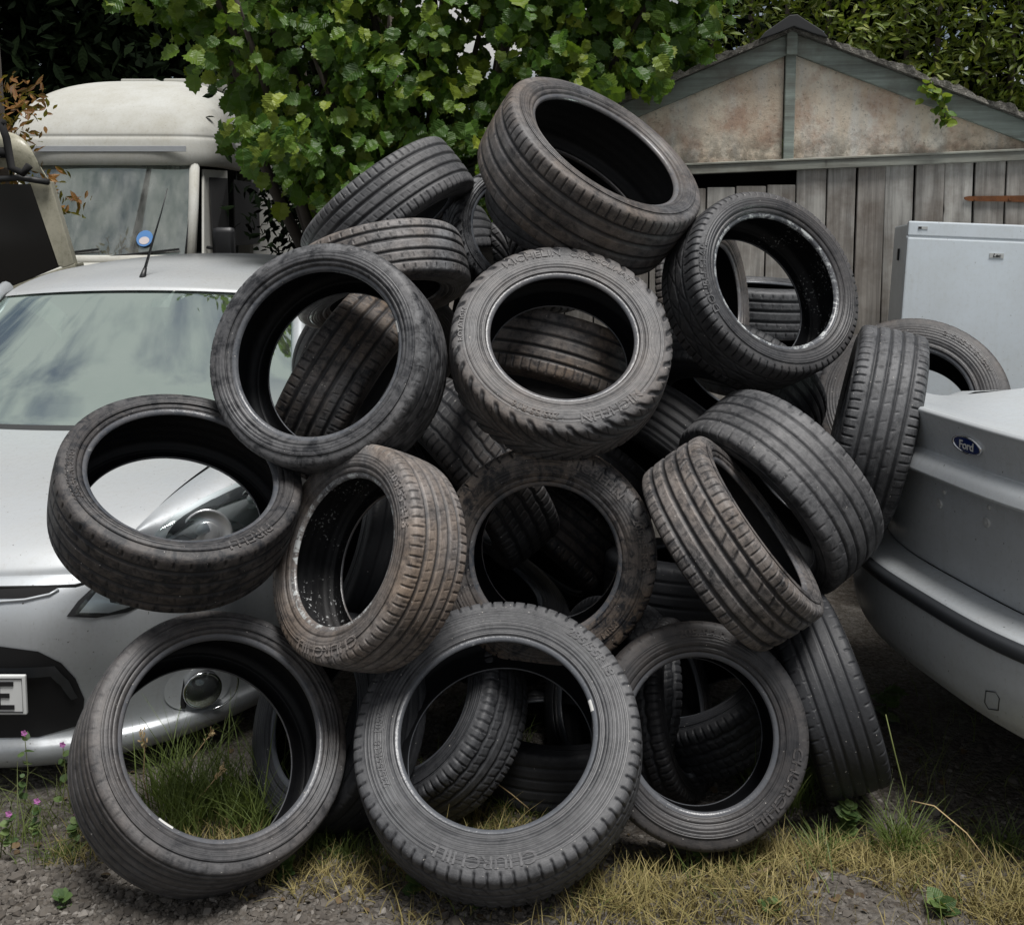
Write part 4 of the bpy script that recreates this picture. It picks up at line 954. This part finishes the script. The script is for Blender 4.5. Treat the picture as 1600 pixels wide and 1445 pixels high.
# ivy-like sprig on the roof edge
iv = thing('climber_sprig', 'small green climber trailing over the right roof edge of the shed', 'plant', tuple(at(1466, 150, 4.75))); c0 = at(1466, 150, 4.75); ii = Matrix.Translation(-c0)
pts = [at(1448, 132, 4.74), at(1466, 150, 4.72), at(1474, 172, 4.72), at(1480, 192, 4.72)]
m = MB(); m.tube(pts, [.006, .005, .004, .002], 6); o = m.build('stem', M['bark'], iv); o.matrix_parent_inverse = ii
n = 60; tt = rng.random(n)*2.99; P_ = np.array([np.array(pts[int(k)].lerp(pts[int(k)+1], k-int(k))) for k in tt])+rnd(n)*.014
o = leaves('foliage', P_, rnd(n)+np.array([0, -.4, -.5]), rnd(n)+np.array([0, -1, .5]), rng.uniform(.022, .045, n), HZ, HZF, M['hazel'], iv, rng.uniform(.4, 1, n)); o.matrix_parent_inverse = ii
TYRES = [  # dust is cut on tyres deep in the heap, painting their shade
 ([-0.726, 2.3671, 0.3007], [0.4946, -0.5516, 0.6717], 0.3137, 0.2248, 0.2363, 'rib', (0.52, 0.45, 0.3), 'wide low tyre at the front left with a round fog lamp showing through it', [], [(-112, 9)], True),
 ([-0.0323, 2.383, 0.3048], [-0.0713, -0.6058, 0.7924], 0.348, 0.1784, 0.2342, 'lug', (0.4, 0.08, 0.3), 'tall grey-black tyre at the front centre with a pale bead ring, nearest of all', [('235/55R18', 38, 0.62, 0.034, 1.1), ('235/55R18  105V', 190, 0.42, 0.024, 1.1), ('CHURCHILL', -95, 0.62, 0.036, 1.25), ('CR600', 148, 0.62, 0.026, 1.2)], [(12, 7)], True),
 ([0.467, 2.4773, 0.2843], [-0.0258, -0.908, 0.4182], 0.268, 0.1814, 0.1811, 'plain', (0.26, 0.5, 0.25), 'brownish-black tyre at the front right, standing partly behind the nearest tyre', [('205/55 R16', 82, 0.62, 0.028, 1.2), ('CHURCHILL', -36, 0.6, 0.034, 1.25)], [], True),
 ([-0.8592, 2.579, 0.8642], [0.3307, -0.4224, 0.8439], 0.3069, 0.2042, 0.2307, 'dash', (0.34, 0.55, 0.8), 'low-profile tyre lying tilted on the silver bonnet above the headlamp', [('235/40 R19 96Y', 205, 0.5, 0.027, 1.0), ('PIRELLI', -40, 0.55, 0.032, 1.3)], [], True),
 ([-0.369, 2.5288, 0.7219], [-0.6572, -0.6358, 0.4047], 0.2763, 0.1961, 0.1879, 'slit', (1.15, 0.75, 0.3), 'dusty tan tyre turned left beside the bonnet, chipped rim, tread facing right', [('205/55 R16', 22, 0.6, 0.03, 1.2), ('CHURCHILL', -95, 0.6, 0.036, 1.2)], [], True),
 ([0.0987, 2.7557, 0.6546], [-0.1229, -0.9816, 0.1459], 0.3002, 0.1967, 0.1981, 'chunk', (0.75, 0.95, 0.75), 'mud-smeared tyre with chunky shoulder blocks standing in the middle of the heap', [('MICHELIN', 58, 0.66, 0.034, 1.15), ('205/55 R16', 10, 0.66, 0.026, 1.15), ('PRIMACY', -52, 0.5, 0.022, 1.2)], [], True),
 ([-0.4986, 2.7956, 1.185], [-0.2075, -0.9079, 0.3641], 0.311, 0.2525, 0.2306, 'plain', (0.66, 0.1, 0.6), 'scuffed grey-walled tyre at the upper left with a white paper label inside its rim', [], [(14, 8)], True),
 ([0.133, 2.8174, 1.2134], [0.0512, -0.7697, 0.6364], 0.3065, 0.1802, 0.1997, 'vee', (0.6, 0.5, 0.35), 'tyre with arrow tread and raised lettering in the upper middle of the heap', [('MICHELIN', 108, 0.66, 0.034, 1.15), ('CROSSCLIMATE', 62, 0.64, 0.026, 1.15), ('ROTATION', 176, 0.72, 0.018, 1.2), ('205/55 R16', -108, 0.55, 0.024, 1.15), ('MICHELIN', -62, 0.6, 0.036, 1.15)], [], True),
 ([0.2429, 3.2356, 1.7162], [0.4724, -0.4974, 0.7276], 0.3481, 0.2443, 0.2524, 'wide', (0.72, 0.75, 0.35), 'brown-dusted tyre on the very top of the heap, tipped back with its dark inside showing', [], [], True),
 ([0.7704, 3.1763, 1.3539], [0.36, -0.8337, 0.4187], 0.3025, 0.2165, 0.2139, 'flow', (0.36, 0.3, 0.3), 'upper right tyre leaning against the plank shed, its chipped rim edge turned to the viewer', [('DOUBLESTAR', 188, 0.6, 0.03, 1.2)], [], True),
 ([0.5741, 2.6064, 0.7386], [0.772, -0.173, 0.6117], 0.275, 0.2028, 0.1942, 'deep', (0.92, 0.5, 0.5), 'tan tyre with deep grooves lying on its shoulder at the right, its tread facing left', [], [], True),
 ([0.7778, 2.9538, 0.7775], [-0.7637, -0.3662, -0.5316], 0.309, 0.2232, 0.2184, 'curl', (0.55, 0.1, 0.4), 'broad smooth grey tyre leaning over the deep-grooved tan tyre at the right', [], [], True),
 ([1.1206, 3.1397, 0.9326], [-0.9375, 0.2921, 0.189], 0.3108, 0.2082, 0.2049, 'nick', (0.52, 0.05, 0.4), 'grey tyre standing edge-on between the upper right tyre and the grey car', [], [], True),
 ([1.4748, 3.7315, 0.8823], [-0.3533, -0.7875, 0.5049], 0.334, 0.2139, 0.205, 'plain', (0.34, 0.75, 0.3), 'brown tyre leaning against the white fridge behind the grey boot lid', [('215/65 R16 104V', 35, 0.6, 0.026, 1.2)], [], True),
 ([-0.4424, 3.6938, 1.5956], [0.6149, -0.1128, -0.7805], 0.3215, 0.2171, 0.2108, 'slit', (0.62, 0.1, 0.2), 'long grey tread slanting up at the top left before the hazel', [], [], True),
 ([-0.4386, 3.4204, 1.3853], [0.2398, -0.3198, -0.9166], 0.2945, 0.1947, 0.19, 'dash', (1.1, 0.55, 0.4), 'pale dusty ribbed tyre lying just behind the scuffed grey-walled tyre', [], [], True),
 ([-0.0056, 3.8518, 1.5157], [0.4319, -0.8474, 0.3088], 0.2585, 0.175, 0.1868, 'vee', (0.46, 0.0, 0.8), 'bluish-grey tyre half hidden under the topmost tyre with its hole facing right', [], [], True),
 ([0.1495, 4.3506, 1.479], [0.8251, -0.5524, 0.1183], 0.2991, 0.1944, 0.1895, 'vee', (0.7, 0.3, 0.4), 'dusty tyre with a pale rim edge seen through the bluish-grey tyre', [], [], True),
 ([-0.519, 3.2234, 1.058], [0.8633, -0.1147, -0.4915], 0.3266, 0.2222, 0.2067, 'slit', (0.62, 0.95, 0.5), 'brown ribbed tyre seen slanting inside the scuffed grey-walled tyre', [], [], True),
 ([-0.5181, 3.941, 1.054], [0.5955, -0.6326, -0.4952], 0.3301, 0.2141, 0.2089, 'rib', (0.22, 0.4, 0.3), 'shadowed tyre behind the brown ribbed one, seen through the upper left tyre', [], [], True),
 ([0.1589, 3.2236, 1.1044], [-0.2837, -0.3223, -0.9031], 0.3105, 0.2053, 0.2003, 'wide', (0.75, 0.95, 0.4), 'brown tread slanting down inside the arrow-tread tyre in the upper middle', [], [], True),
 ([-0.1177, 3.1932, 0.7759], [-0.7785, -0.3161, -0.5422], 0.3127, 0.2155, 0.2004, 'block', (0.22, 0.6, 0.4), 'dark block-tread tyre wedged below the upper left and upper middle tyres', [], [], True),
 ([0.8589, 2.7136, 0.276], [-0.9443, 0.0765, -0.3199], 0.2676, 0.1868, 0.1717, 'curl', (0.1, 0.0, 0.3), 'black tyre leaning left on the ground beside the grey bumper at far right', [], [], True),
 ([-0.2157, 2.7258, 0.1967], [-0.5874, -0.4553, 0.669], 0.2701, 0.1866, 0.1768, 'lug', (0.3, 0.05, 0.3), 'small tyre seen at the left inside the nearest tyre, its face turned left', [], [], False),
 ([0.1229, 2.9148, 0.0126], [0.0334, 0.1096, 0.9934], 0.2813, 0.1746, 0.1843, 'plain', (0.12, 0.1, 0.3), 'tyre lying flat on the grass, seen through the bottom of the nearest tyre', [], [], False),
 ([0.4229, 2.829, 0.1687], [0.8861, -0.3872, 0.2547], 0.2522, 0.1843, 0.1746, 'block', (0.14, 0.5, 0.3), 'tyre standing just behind the right edge of the nearest tyre', [], [], False),
 ([0.2876, 2.9079, 0.1796], [-0.902, -0.3317, 0.2762], 0.276, 0.1794, 0.1748, 'block', (0.08, 0.1, 0.3), 'dark tyre seen at the left inside the front right tyre', [], [], False),
 ([0.5953, 2.9776, 0.1363], [-0.452, -0.09, 0.8875], 0.2744, 0.1784, 0.1738, 'block', (0.1, 0.1, 0.3), 'low tilted tyre seen in the middle of the front right tyre hole', [], [], False),
 ([0.1455, 3.6411, 0.425], [-0.6104, -0.4, -0.6837], 0.3193, 0.2172, 0.2021, 'slit', (0.26, 0.9, 0.95), 'dark tread caked with dried mud inside the mud-smeared middle tyre', [], [], True),
 ([-0.1386, 3.2827, 0.3214], [0.424, -0.1108, 0.8988], 0.3291, 0.2177, 0.2123, 'plain', (0.1, 0.1, 0.3), 'smooth-walled tyre low inside the mud-smeared middle tyre at its left', [], [], False),
 ([0.3934, 3.5361, 0.0767], [0.0755, 0.0895, 0.9931], 0.3335, 0.2223, 0.2112, 'plain', (0.18, 0.0, 0.3), 'tyre with a grey sidewall just above the nearest tyre, seen inside the mud-smeared middle tyre', [], [], False),
 ([-0.3709, 4.3207, 1.394], [0.4255, -0.2971, -0.8548], 0.334, 0.2209, 0.2155, 'slit', (0.32, 0.1, 0.3), 'dark tread under the long slanting grey tread at the top left', [], [], False),
 ([-0.4758, 2.6575, 0.2258], [-0.6815, -0.5947, 0.4265], 0.2782, 0.184, 0.1795, 'plain', (0.14, 0.0, 0.3), 'dark tyre behind the right edge of the front left tyre hole', [], [], False),
 ([0.6223, 3.2547, 0.3908], [0.0154, 0.14, 0.99], 0.3201, 0.2117, 0.2065, 'plain', (0.08, 0.1, 0.2), 'black tyre in the gap between the mud-smeared middle tyre and the tan deep-grooved one', [], [], False),
 ([0.7546, 3.4867, 0.9682], [-0.4945, -0.538, -0.6827], 0.3123, 0.2065, 0.2015, 'slit', (0.2, 0.1, 0.2), 'black tyre in the shadow under the upper right tyre', [], [], False),
 ([0.55, 3.5601, 0.7346], [-0.6509, -0.4124, -0.6374], 0.3299, 0.2182, 0.2129, 'rib', (0.24, 0.2, 0.2), 'ribbed black tyre in the dark gap below the upper middle tyre at its right', [], [], False),
 ([0.2137, 3.6416, 1.6635], [0.2223, -0.548, 0.8064], 0.3012, 0.2058, 0.1908, 'plain', (0.5, 0.1, 0.3), 'grey smooth-walled tyre seen deep inside the topmost tyre', [], [], False),
 ([1.0467, 4.3371, 1.2137], [0.0306, -0.0529, 0.9981], 0.31, 0.205, 0.2, 'dash', (0.5, 0.05, 0.3), 'grey tread lying behind the heap, seen through the upper right tyre hole', [], [], False),
 ([1.0819, 4.2642, 0.9921], [-0.0202, -0.0723, 0.9972], 0.3212, 0.2124, 0.2072, 'curl', (0.6, 0.1, 0.2), 'pale tread lowest in view through the upper right tyre hole', [], [], False),
 ([0.7237, 3.8435, 1.2893], [0.87, -0.4727, 0.1405], 0.289, 0.1927, 0.183, 'block', (0.7, 0.6, 0.3), 'tan block tread at the left edge of the view through the upper right tyre hole', [], [], False),
 ([-0.454, 3.12, 0.5684], [-0.8809, -0.3407, 0.3285], 0.3106, 0.2054, 0.2004, 'plain', (0.06, 0.1, 0.2), 'black tyre added behind the dusty tan tyre to darken its hole', [], [], False),  # filler tyre, added so the hole in front shows black
 ([0.2319, 3.557, 0.6892], [-0.5686, -0.3199, -0.7579], 0.3019, 0.2029, 0.1887, 'slit', (0.1, 0.3, 0.3), 'black tyre added behind the mud-smeared middle tyre to block its hole', [], [], False),  # filler tyre, added to block the view out behind the hole
 ([0.938, 3.9172, 0.4276], [0.1112, -0.6837, 0.7212], 0.3187, 0.2107, 0.2056, 'plain', (0.2, 0.1, 0.2), 'black tyre added behind the tan deep-grooved tyre to darken the gaps', [], [], False),  # filler tyre, added to keep the back of the heap dark
]
for c, n, Ro, w, rim, ds, du, lab, tx, mk, hi in TYRES:
    make_tyre('tyre', c, n, Ro, w, rim, ds, du, lab, tx, mk, hi)

# ------------------------------------------------------------------ grass, stones and weeds
M['grassgreen'] = leafmat('green_grass', (.022, .050, .008), (.055, .095, .018), (.17, .20, .05), .25, .55)
M['grassdry'] = leafmat('dry_grass', (.12, .065, .027), (.32, .195, .088), (.54, .40, .22), .12, .75, tcol=(.35, .22, .09))
def blades(name, xy, h, w, lean, mat, kind='stuff', parent=None):
    n = len(xy); a = rng.uniform(0, 2*pi, n); b = rng.uniform(0, 2*pi, n)
    dx, dy = np.cos(a), np.sin(a); px_, py_ = np.cos(b), np.sin(b)
    zs = gz(xy[:, 0], xy[:, 1])-.008
    rows = []
    for t_ in (0, .38, .72, 1.0):
        cx = xy[:, 0]+dx*lean*h*t_**1.8; cy = xy[:, 1]+dy*lean*h*t_**1.8; cz = zs+h*(t_-.25*lean*t_**2)
        ww = w*(1-t_**1.5)*.5+.0002
        rows += [np.stack([cx-px_*ww, cy-py_*ww, cz], 1), np.stack([cx+px_*ww, cy+py_*ww, cz], 1)]
    v = np.stack(rows, 1).reshape(-1, 3); f0 = np.array([(0, 1, 3, 2), (2, 3, 5, 4), (4, 5, 7, 6)])
    f = (f0[None]+np.arange(n)[:, None, None]*8).reshape(-1, 4)
    o = link(name, np_mesh(name, v, f, True, {'shade': np.repeat(np.clip(rng.beta(2, 2.2, n), 0, 1), 8)}), mat, parent, kind=kind)
    return o
def inbox(n, x0, x1, y0, y1): return np.stack([rng.uniform(x0, x1, n), rng.uniform(y0, y1, n)], 1)
def inpx(n, u0, u1, v0, v1):
    u = rng.uniform(u0, u1, n); v = rng.uniform(v0, v1, n); return np.array([tuple(gnd(a, b))[:2] for a, b in zip(u, v)])
def tufted(n, base, ntuft, spread):
    k = rng.integers(0, ntuft, n); return base[k]+rng.standard_normal((n, 2))*spread
def patchy(xy, thr, f=1.0):
    q = np.sin(xy[:, 0]*9*f+2)*np.sin(xy[:, 1]*13*f+1)+.6*np.sin(xy[:, 0]*23*f)*np.cos(xy[:, 1]*19*f+.5)+rng.normal(0, .3, len(xy)); return xy[q > thr]
# dry grass: right foreground, thinning to the left
b0 = np.vstack([inpx(420, 640, 1640, 1345, 1470), inpx(160, 1150, 1640, 1300, 1350), inpx(60, 380, 700, 1330, 1420), inpx(60, 100, 420, 1270, 1350), inpx(70, 640, 830, 1255, 1320)])
xy = patchy(tufted(15500, b0, len(b0), .028), -.35, .8)
blades('dry_grass', xy, rng.gamma(5, .0075, len(xy))+.010, rng.uniform(.0022, .0045, len(xy)), rng.uniform(.3, 1.3, len(xy)), M['grassdry'])
b1 = np.vstack([inpx(110, 380, 640, 1290, 1385), inpx(55, 700, 1640, 1340, 1450), inpx(50, 1160, 1640, 1290, 1350), inpx(50, -60, 120, 1270, 1345), inpx(110, 640, 850, 1180, 1310), inpx(40, 740, 840, 1080, 1160)])
xy = patchy(tufted(4200, b1, len(b1), .026), -.1, 1.1)
blades('short_grass', xy, rng.gamma(5, .009, len(xy))+.015, rng.uniform(.002, .0042, len(xy)), rng.uniform(.25, 1.1, len(xy)), M['grassgreen'])
b2 = np.vstack([inpx(60, 245, 460, 1200, 1290), inpx(26, 1180, 1250, 1180, 1230)])
xy = tufted(1500, b2, len(b2), .03)
blades('long_grass', xy, rng.gamma(6, .022, len(xy))+.03, rng.uniform(.0025, .005, len(xy)), rng.uniform(.2, .8, len(xy)), M['grassgreen'])
b3 = np.vstack([inpx(40, -80, 180, 1200, 1300), inbox(26, -2.4, -1.0, 2.45, 2.75), inbox(60, .8, 2.2, 2.6, 3.4)])
xy = tufted(600, b3, len(b3), .05)
blades('sparse_weeds', xy, rng.gamma(5, .017, len(xy))+.02, rng.uniform(.002, .0045, len(xy)), rng.uniform(.3, 1.4, len(xy)), leafmat('dull_weed', (.010, .013, .004), (.03, .032, .012), (.10, .055, .025), .15, .6))
xy = np.vstack([inbox(4000, -9, -2.6, 4, 12), inbox(2500, -2.6, 9, 5.2, 12)]); blades('rough_grass', xy, rng.gamma(4, .04, len(xy)), rng.uniform(.006, .012, len(xy)), rng.uniform(.2, 1, len(xy)), M['grassgreen'])
# gravel
phi = (1+5**.5)/2
ico = np.array([(-1, phi, 0), (1, phi, 0), (-1, -phi, 0), (1, -phi, 0), (0, -1, phi), (0, 1, phi), (0, -1, -phi), (0, 1, -phi), (phi, 0, -1), (phi, 0, 1), (-phi, 0, -1), (-phi, 0, 1)])/1.9
icof = np.array([(0, 11, 5), (0, 5, 1), (0, 1, 7), (0, 7, 10), (0, 10, 11), (1, 5, 9), (5, 11, 4), (11, 10, 2), (10, 7, 6), (7, 1, 8), (3, 9, 4), (3, 4, 2), (3, 2, 6), (3, 6, 8), (3, 8, 9), (4, 9, 5), (2, 4, 11), (6, 2, 10), (8, 6, 7), (9, 8, 1)])
xy = np.vstack([inbox(5200, -1.5, 1.6, 2.12, 2.75), inbox(1800, -1.3, 1.7, 2.7, 3.3), inpx(2600, -40, 560, 1325, 1460), inpx(700, 1180, 1320, 1230, 1340), inpx(500, 540, 1000, 1380, 1460)])
n = len(xy); sz = np.clip(rng.lognormal(-5.15, .45, n), .002, .017)
big = rng.choice(n, 40, False); sz[big] = rng.uniform(.013, .026, 40)
q = rng.standard_normal((n, 4)); q /= np.linalg.norm(q, axis=1)[:, None]
w_, x_, y_, z_ = q.T
RM = np.stack([1-2*(y_*y_+z_*z_), 2*(x_*y_-z_*w_), 2*(x_*z_+y_*w_), 2*(x_*y_+z_*w_), 1-2*(x_*x_+z_*z_), 2*(y_*z_-x_*w_), 2*(x_*z_-y_*w_), 2*(y_*z_+x_*w_), 1-2*(x_*x_+y_*y_)], 1).reshape(n, 3, 3)
T = ico[None]*(1+rng.uniform(-.28, .28, (n, 12, 1)))*np.stack([np.ones(n), rng.uniform(.6, 1, n), rng.uniform(.4, .8, n)], 1)[:, None, :]
V = np.einsum('nij,nmj->nmi', RM, T)*sz[:, None, None]; V[:, :, 2] *= .75
V += np.stack([xy[:, 0], xy[:, 1], gz(xy[:, 0], xy[:, 1])+sz*.15], 1)[:, None, :]
t = NT('crushed_stone'); sh = t.n('Attribute', attribute_name='shade').outputs['Fac']
r = t.n('ValToRGB', {'Fac': sh}); e = r.color_ramp.elements; e[0].color = (.035, .033, .031, 1); e[1].color = (.27, .255, .235, 1); e.new(.6).color = (.105, .097, .087, 1)
t.bsdf(t.mix(t.math('MULTIPLY', t.noise(t.coord(), 90, 3), .6), r.outputs['Color'], (.09, .07, .05)), .9)
link('gravel', np_mesh('gravel', V.reshape(-1, 3), (icof[None]+np.arange(n)[:, None, None]*12).reshape(-1, 3), False, {'shade': np.repeat(rng.beta(1.6, 2.2, n), 12)}), t.m, kind='stuff')
# single plants
def clump(name, label, cat, u, v, nb, hh, sp, mat, lean=(.3, 1.0), group=None, w=(.003, .0055)):
    p = gnd(u, v); rt = thing(name, label, cat, (p.x, p.y, float(gz(p.x, p.y))), group)
    xy = np.array([p.x, p.y])+rng.standard_normal((nb, 2))*sp
    o = blades('blades', xy, rng.uniform(.45, 1, nb)*hh, rng.uniform(*w, nb), rng.uniform(*lean, nb), mat, kind=None, parent=rt)
    o.matrix_parent_inverse = Matrix.Translation(-Vector((p.x, p.y, float(gz(p.x, p.y))))); return rt
clump('grass_tuft', 'large green grass tuft on the gravel below the grey bumper', 'grass tuft', 1408, 1316, 190, .19, .026, M['grassgreen'])
clump('grass_tuft', 'small green grass tuft right of the front right tyre', 'grass tuft', 1286, 1322, 100, .11, .02, M['grassgreen'])
clump('grass_tuft', 'grass tuft at the right edge of the gravel under the grey car', 'grass tuft', 1560, 1310, 90, .14, .035, M['grassgreen'])
clump('grass_tuft', 'long grass tuft seen inside the front left tyre', 'grass tuft', 400, 1255, 110, .20, .035, M['grassgreen'])
M['weed'] = leafmat('weed_leaf', (.03, .065, .02), (.075, .13, .04), (.16, .22, .07), .25, .5)
def weed(name, label, u, v, h, nl, ls, spread=.4, mat=None, tmpl=(HZ, HZF), extra=None):
    p = gnd(u, v); z = float(gz(p.x, p.y)); rt = thing(name, label, 'weed', (p.x, p.y, z)); iv = Matrix.Translation((-p.x, -p.y, -z))
    top = Vector((p.x+random.uniform(-.02, .02), p.y, z+h)); b = Vector((p.x, p.y, z-.01))
    m = MB(); m.tube([b, b.lerp(top, .5)+Vector((.006, 0, 0)), top], [.003, .0024, .0012], 6); o = m.build('stem', mat or M['weed'], rt); o.matrix_parent_inverse = iv
    t_ = rng.uniform(.1, 1, nl); pos = np.array(b)[None]+(np.array(top-b))[None]*t_[:, None]
    a = rng.uniform(0, 2*pi, nl); d = np.stack([np.cos(a), np.sin(a), np.full(nl, spread)], 1)
    o = leaves('foliage', pos, d, rnd(nl)*.25+np.array([0, -.25, 1]), ls*rng.uniform(.6, 1.2, nl), tmpl[0], tmpl[1], mat or M['weed'], rt); o.matrix_parent_inverse = iv
    return rt, iv, top
weed('leafy_weed', 'small leafy weed in front of the front right tyre', 1100, 1362, .062, 26, .020)
weed('leafy_weed', 'thin leafy weed just right of the weed before the front right tyre', 1146, 1358, .055, 14, .018)
weed('leafy_weed', 'upright weed on the gravel below the front left tyre', 288, 1392, .075, 30, .024)
weed('leafy_weed', 'low weed with pale tip between the front left tyre and the nearest tyre', 444, 1398, .065, 22, .020)
weed('leafy_weed', 'broad-leaved weed before the bottom left of the nearest tyre', 655, 1400, .035, 9, .042, .5)
weed('leafy_weed', 'bright green seedling on the gravel at the lower left corner', 102, 1425, .02, 12, .024, .6)
weed('leafy_weed', 'round-leaved plant in the dark below the grey bumper', 1383, 1100, .10, 10, .055, .3, tmpl=(HZT, HZTF))
weed('leafy_weed', 'bushy weed at the foot of the far right black tyre', 1318, 1296, .11, 30, .032)
weed('leafy_weed', 'yellow-green rosette in the dry grass at the bottom right of centre', 1208, 1440, .02, 10, .035, .45)
weed('leafy_weed', 'low weed in the dry grass at the lower right', 1478, 1438, .03, 12, .035, .5)
weed('leafy_weed', 'small weed in front of the nearest tyre', 740, 1428, .045, 14, .018)
M['straw'] = simple('straw', (.42, .31, .16), .8)
M['strawgreen'] = simple('green_stem', (.16, .19, .06), .7)
def stalk(label, pts, d0, d1, mat, seed, r=.0016):
    """a long flowering grass stalk; pts are (u, v) run from its foot to its tip"""
    b = gnd(*pts[0]); P_ = [b]+[at(u, v, b.y+(d1-d0)*i/len(pts)) for i, (u, v) in enumerate(pts[1:], 1)]
    rt = thing('grass_stalk', label, 'grass stalk', tuple(b)); iv = Matrix.Translation(-b)
    m = MB(); m.tube(P_, [r*1.3]+[r]*(len(P_)-2)+[r*.6], 6); o = m.build('stem', mat, rt, smooth=True); o.matrix_parent_inverse = iv
    if seed:
        k = 26; t_ = rng.uniform(.0, 1, k); e0, e1 = np.array(P_[-2]), np.array(P_[-1]); pos = e0+(e1-e0)*t_[:, None]+rnd(k)*.004
        o = leaves('seed_head', pos, (e1-e0)/np.linalg.norm(e1-e0)+rnd(k)*.5, rnd(k), rng.uniform(.008, .016, k), LN, LNF, M['straw'], rt, rng.random(k)); o.matrix_parent_inverse = iv
stalk('tall green stalk leaning against the far right black tyre', [(1425, 1300), (1412, 1230), (1398, 1175), (1384, 1115)], 0, 0, M['strawgreen'], False, .002)
stalk('bent straw-coloured stalk arching over the gravel at the right', [(1420, 1300), (1424, 1250), (1460, 1258), (1510, 1300), (1570, 1380)], 0, -.25, M['straw'], False)
stalk('dry seed stalk inside the front left tyre, tallest and leaning right', [(276, 1215), (300, 1185), (318, 1160), (334, 1140)], 0, 0, M['straw'], True)
stalk('dry seed stalk inside the front left tyre, lower and further right', [(300, 1255), (320, 1235), (336, 1216), (350, 1194)], 0, 0, M['straw'], True)
stalk('pale seed stalk inside the nearest tyre', [(826, 1262), (800, 1240), (776, 1222), (764, 1196)], 0, 0, M['straw'], True)
stalk('short dry seed stalk at the left inside the front left tyre', [(232, 1250), (224, 1215), (226, 1170), (222, 1138)], 0, 0, M['straw'], True)
# pink herb flowers on stems in the shade below the silver bumper
M['pink'] = simple('pink_petal', (.52, .18, .46), .6)
for (u, v, du, dv_, lb) in ((38, 1262, 0, 118, 'pink flowered weed below the end of the number plate'), (96, 1262, 2, 100, 'pink flowered weed against the left side of the front left tyre'), (60, 1320, -2, 70, 'pink flowered weed low on the ground at the left'), (118, 1310, 2, 42, 'short pink flowered weed nearest the left of the front left tyre'), (16, 1330, -2, 60, 'pink flowered weed at the left picture edge')):
    b = gnd(u, v); e = at(u+du, v-dv_, b.y); rt = thing('flowering_weed', lb, 'weed', tuple(b)); iv = Matrix.Translation(-b)
    m = MB(); m.tube([b, b.lerp(e, .5)+Vector((.01, 0, 0)), e], [.0016, .0013, .001], 6); o = m.build('stem', M['strawgreen'], rt); o.matrix_parent_inverse = iv
    k = 10; pos = np.array(b)+(np.array(e-b))*rng.uniform(.1, .9, k)[:, None]
    o = leaves('foliage', pos, rnd(k)+np.array([0, 0, .3]), rnd(k)*.3+np.array([0, -.3, 1]), rng.uniform(.012, .026, k), HZ, HZF, M['weed'], rt); o.matrix_parent_inverse = iv
    a = np.arange(5)*2*pi/5; d = np.stack([np.cos(a), np.full(5, -.25), np.sin(a)], 1)
    o = leaves('flower', np.repeat(np.array(e)[None], 5, 0), d, np.tile([0, -1., .2], (5, 1)), np.full(5, .009), HZ, HZF, M['pink'], rt); o.matrix_parent_inverse = iv
# leaf litter and crumbs under the heap
M['litter'] = leafmat('dead_leaf', (.035, .024, .014), (.085, .055, .03), (.17, .115, .06), .05, .8)
n = 420; xy = np.vstack([inbox(260, -1.5, 1.6, 2.15, 3.3), inpx(160, 380, 1640, 1250, 1450)]); xy = xy[:n]
pos = np.stack([xy[:, 0], xy[:, 1], gz(xy[:, 0], xy[:, 1])+.006], 1)
leaves('leaf_litter', pos, rnd(n)*np.array([1, 1, .15]), rnd(n)*.35+np.array([0, 0, 1]), rng.uniform(.008, .026, n), HZ, HZF, M['litter'], kind='stuff')
# bits of litter
c = gnd(1332, 1300)
m = MB(); c = gnd(1190, 1378); m.box((c.x, c.y, float(gz(c.x, c.y))+.006), (.075, .012, .005), Matrix.Rotation(.5, 3, 'Z')); tag(m.build('wood_chip', simple('chip', (.17, .12, .07), .9)), 'thin brown wood chip on the gravel before the front right tyre', 'wood chip')
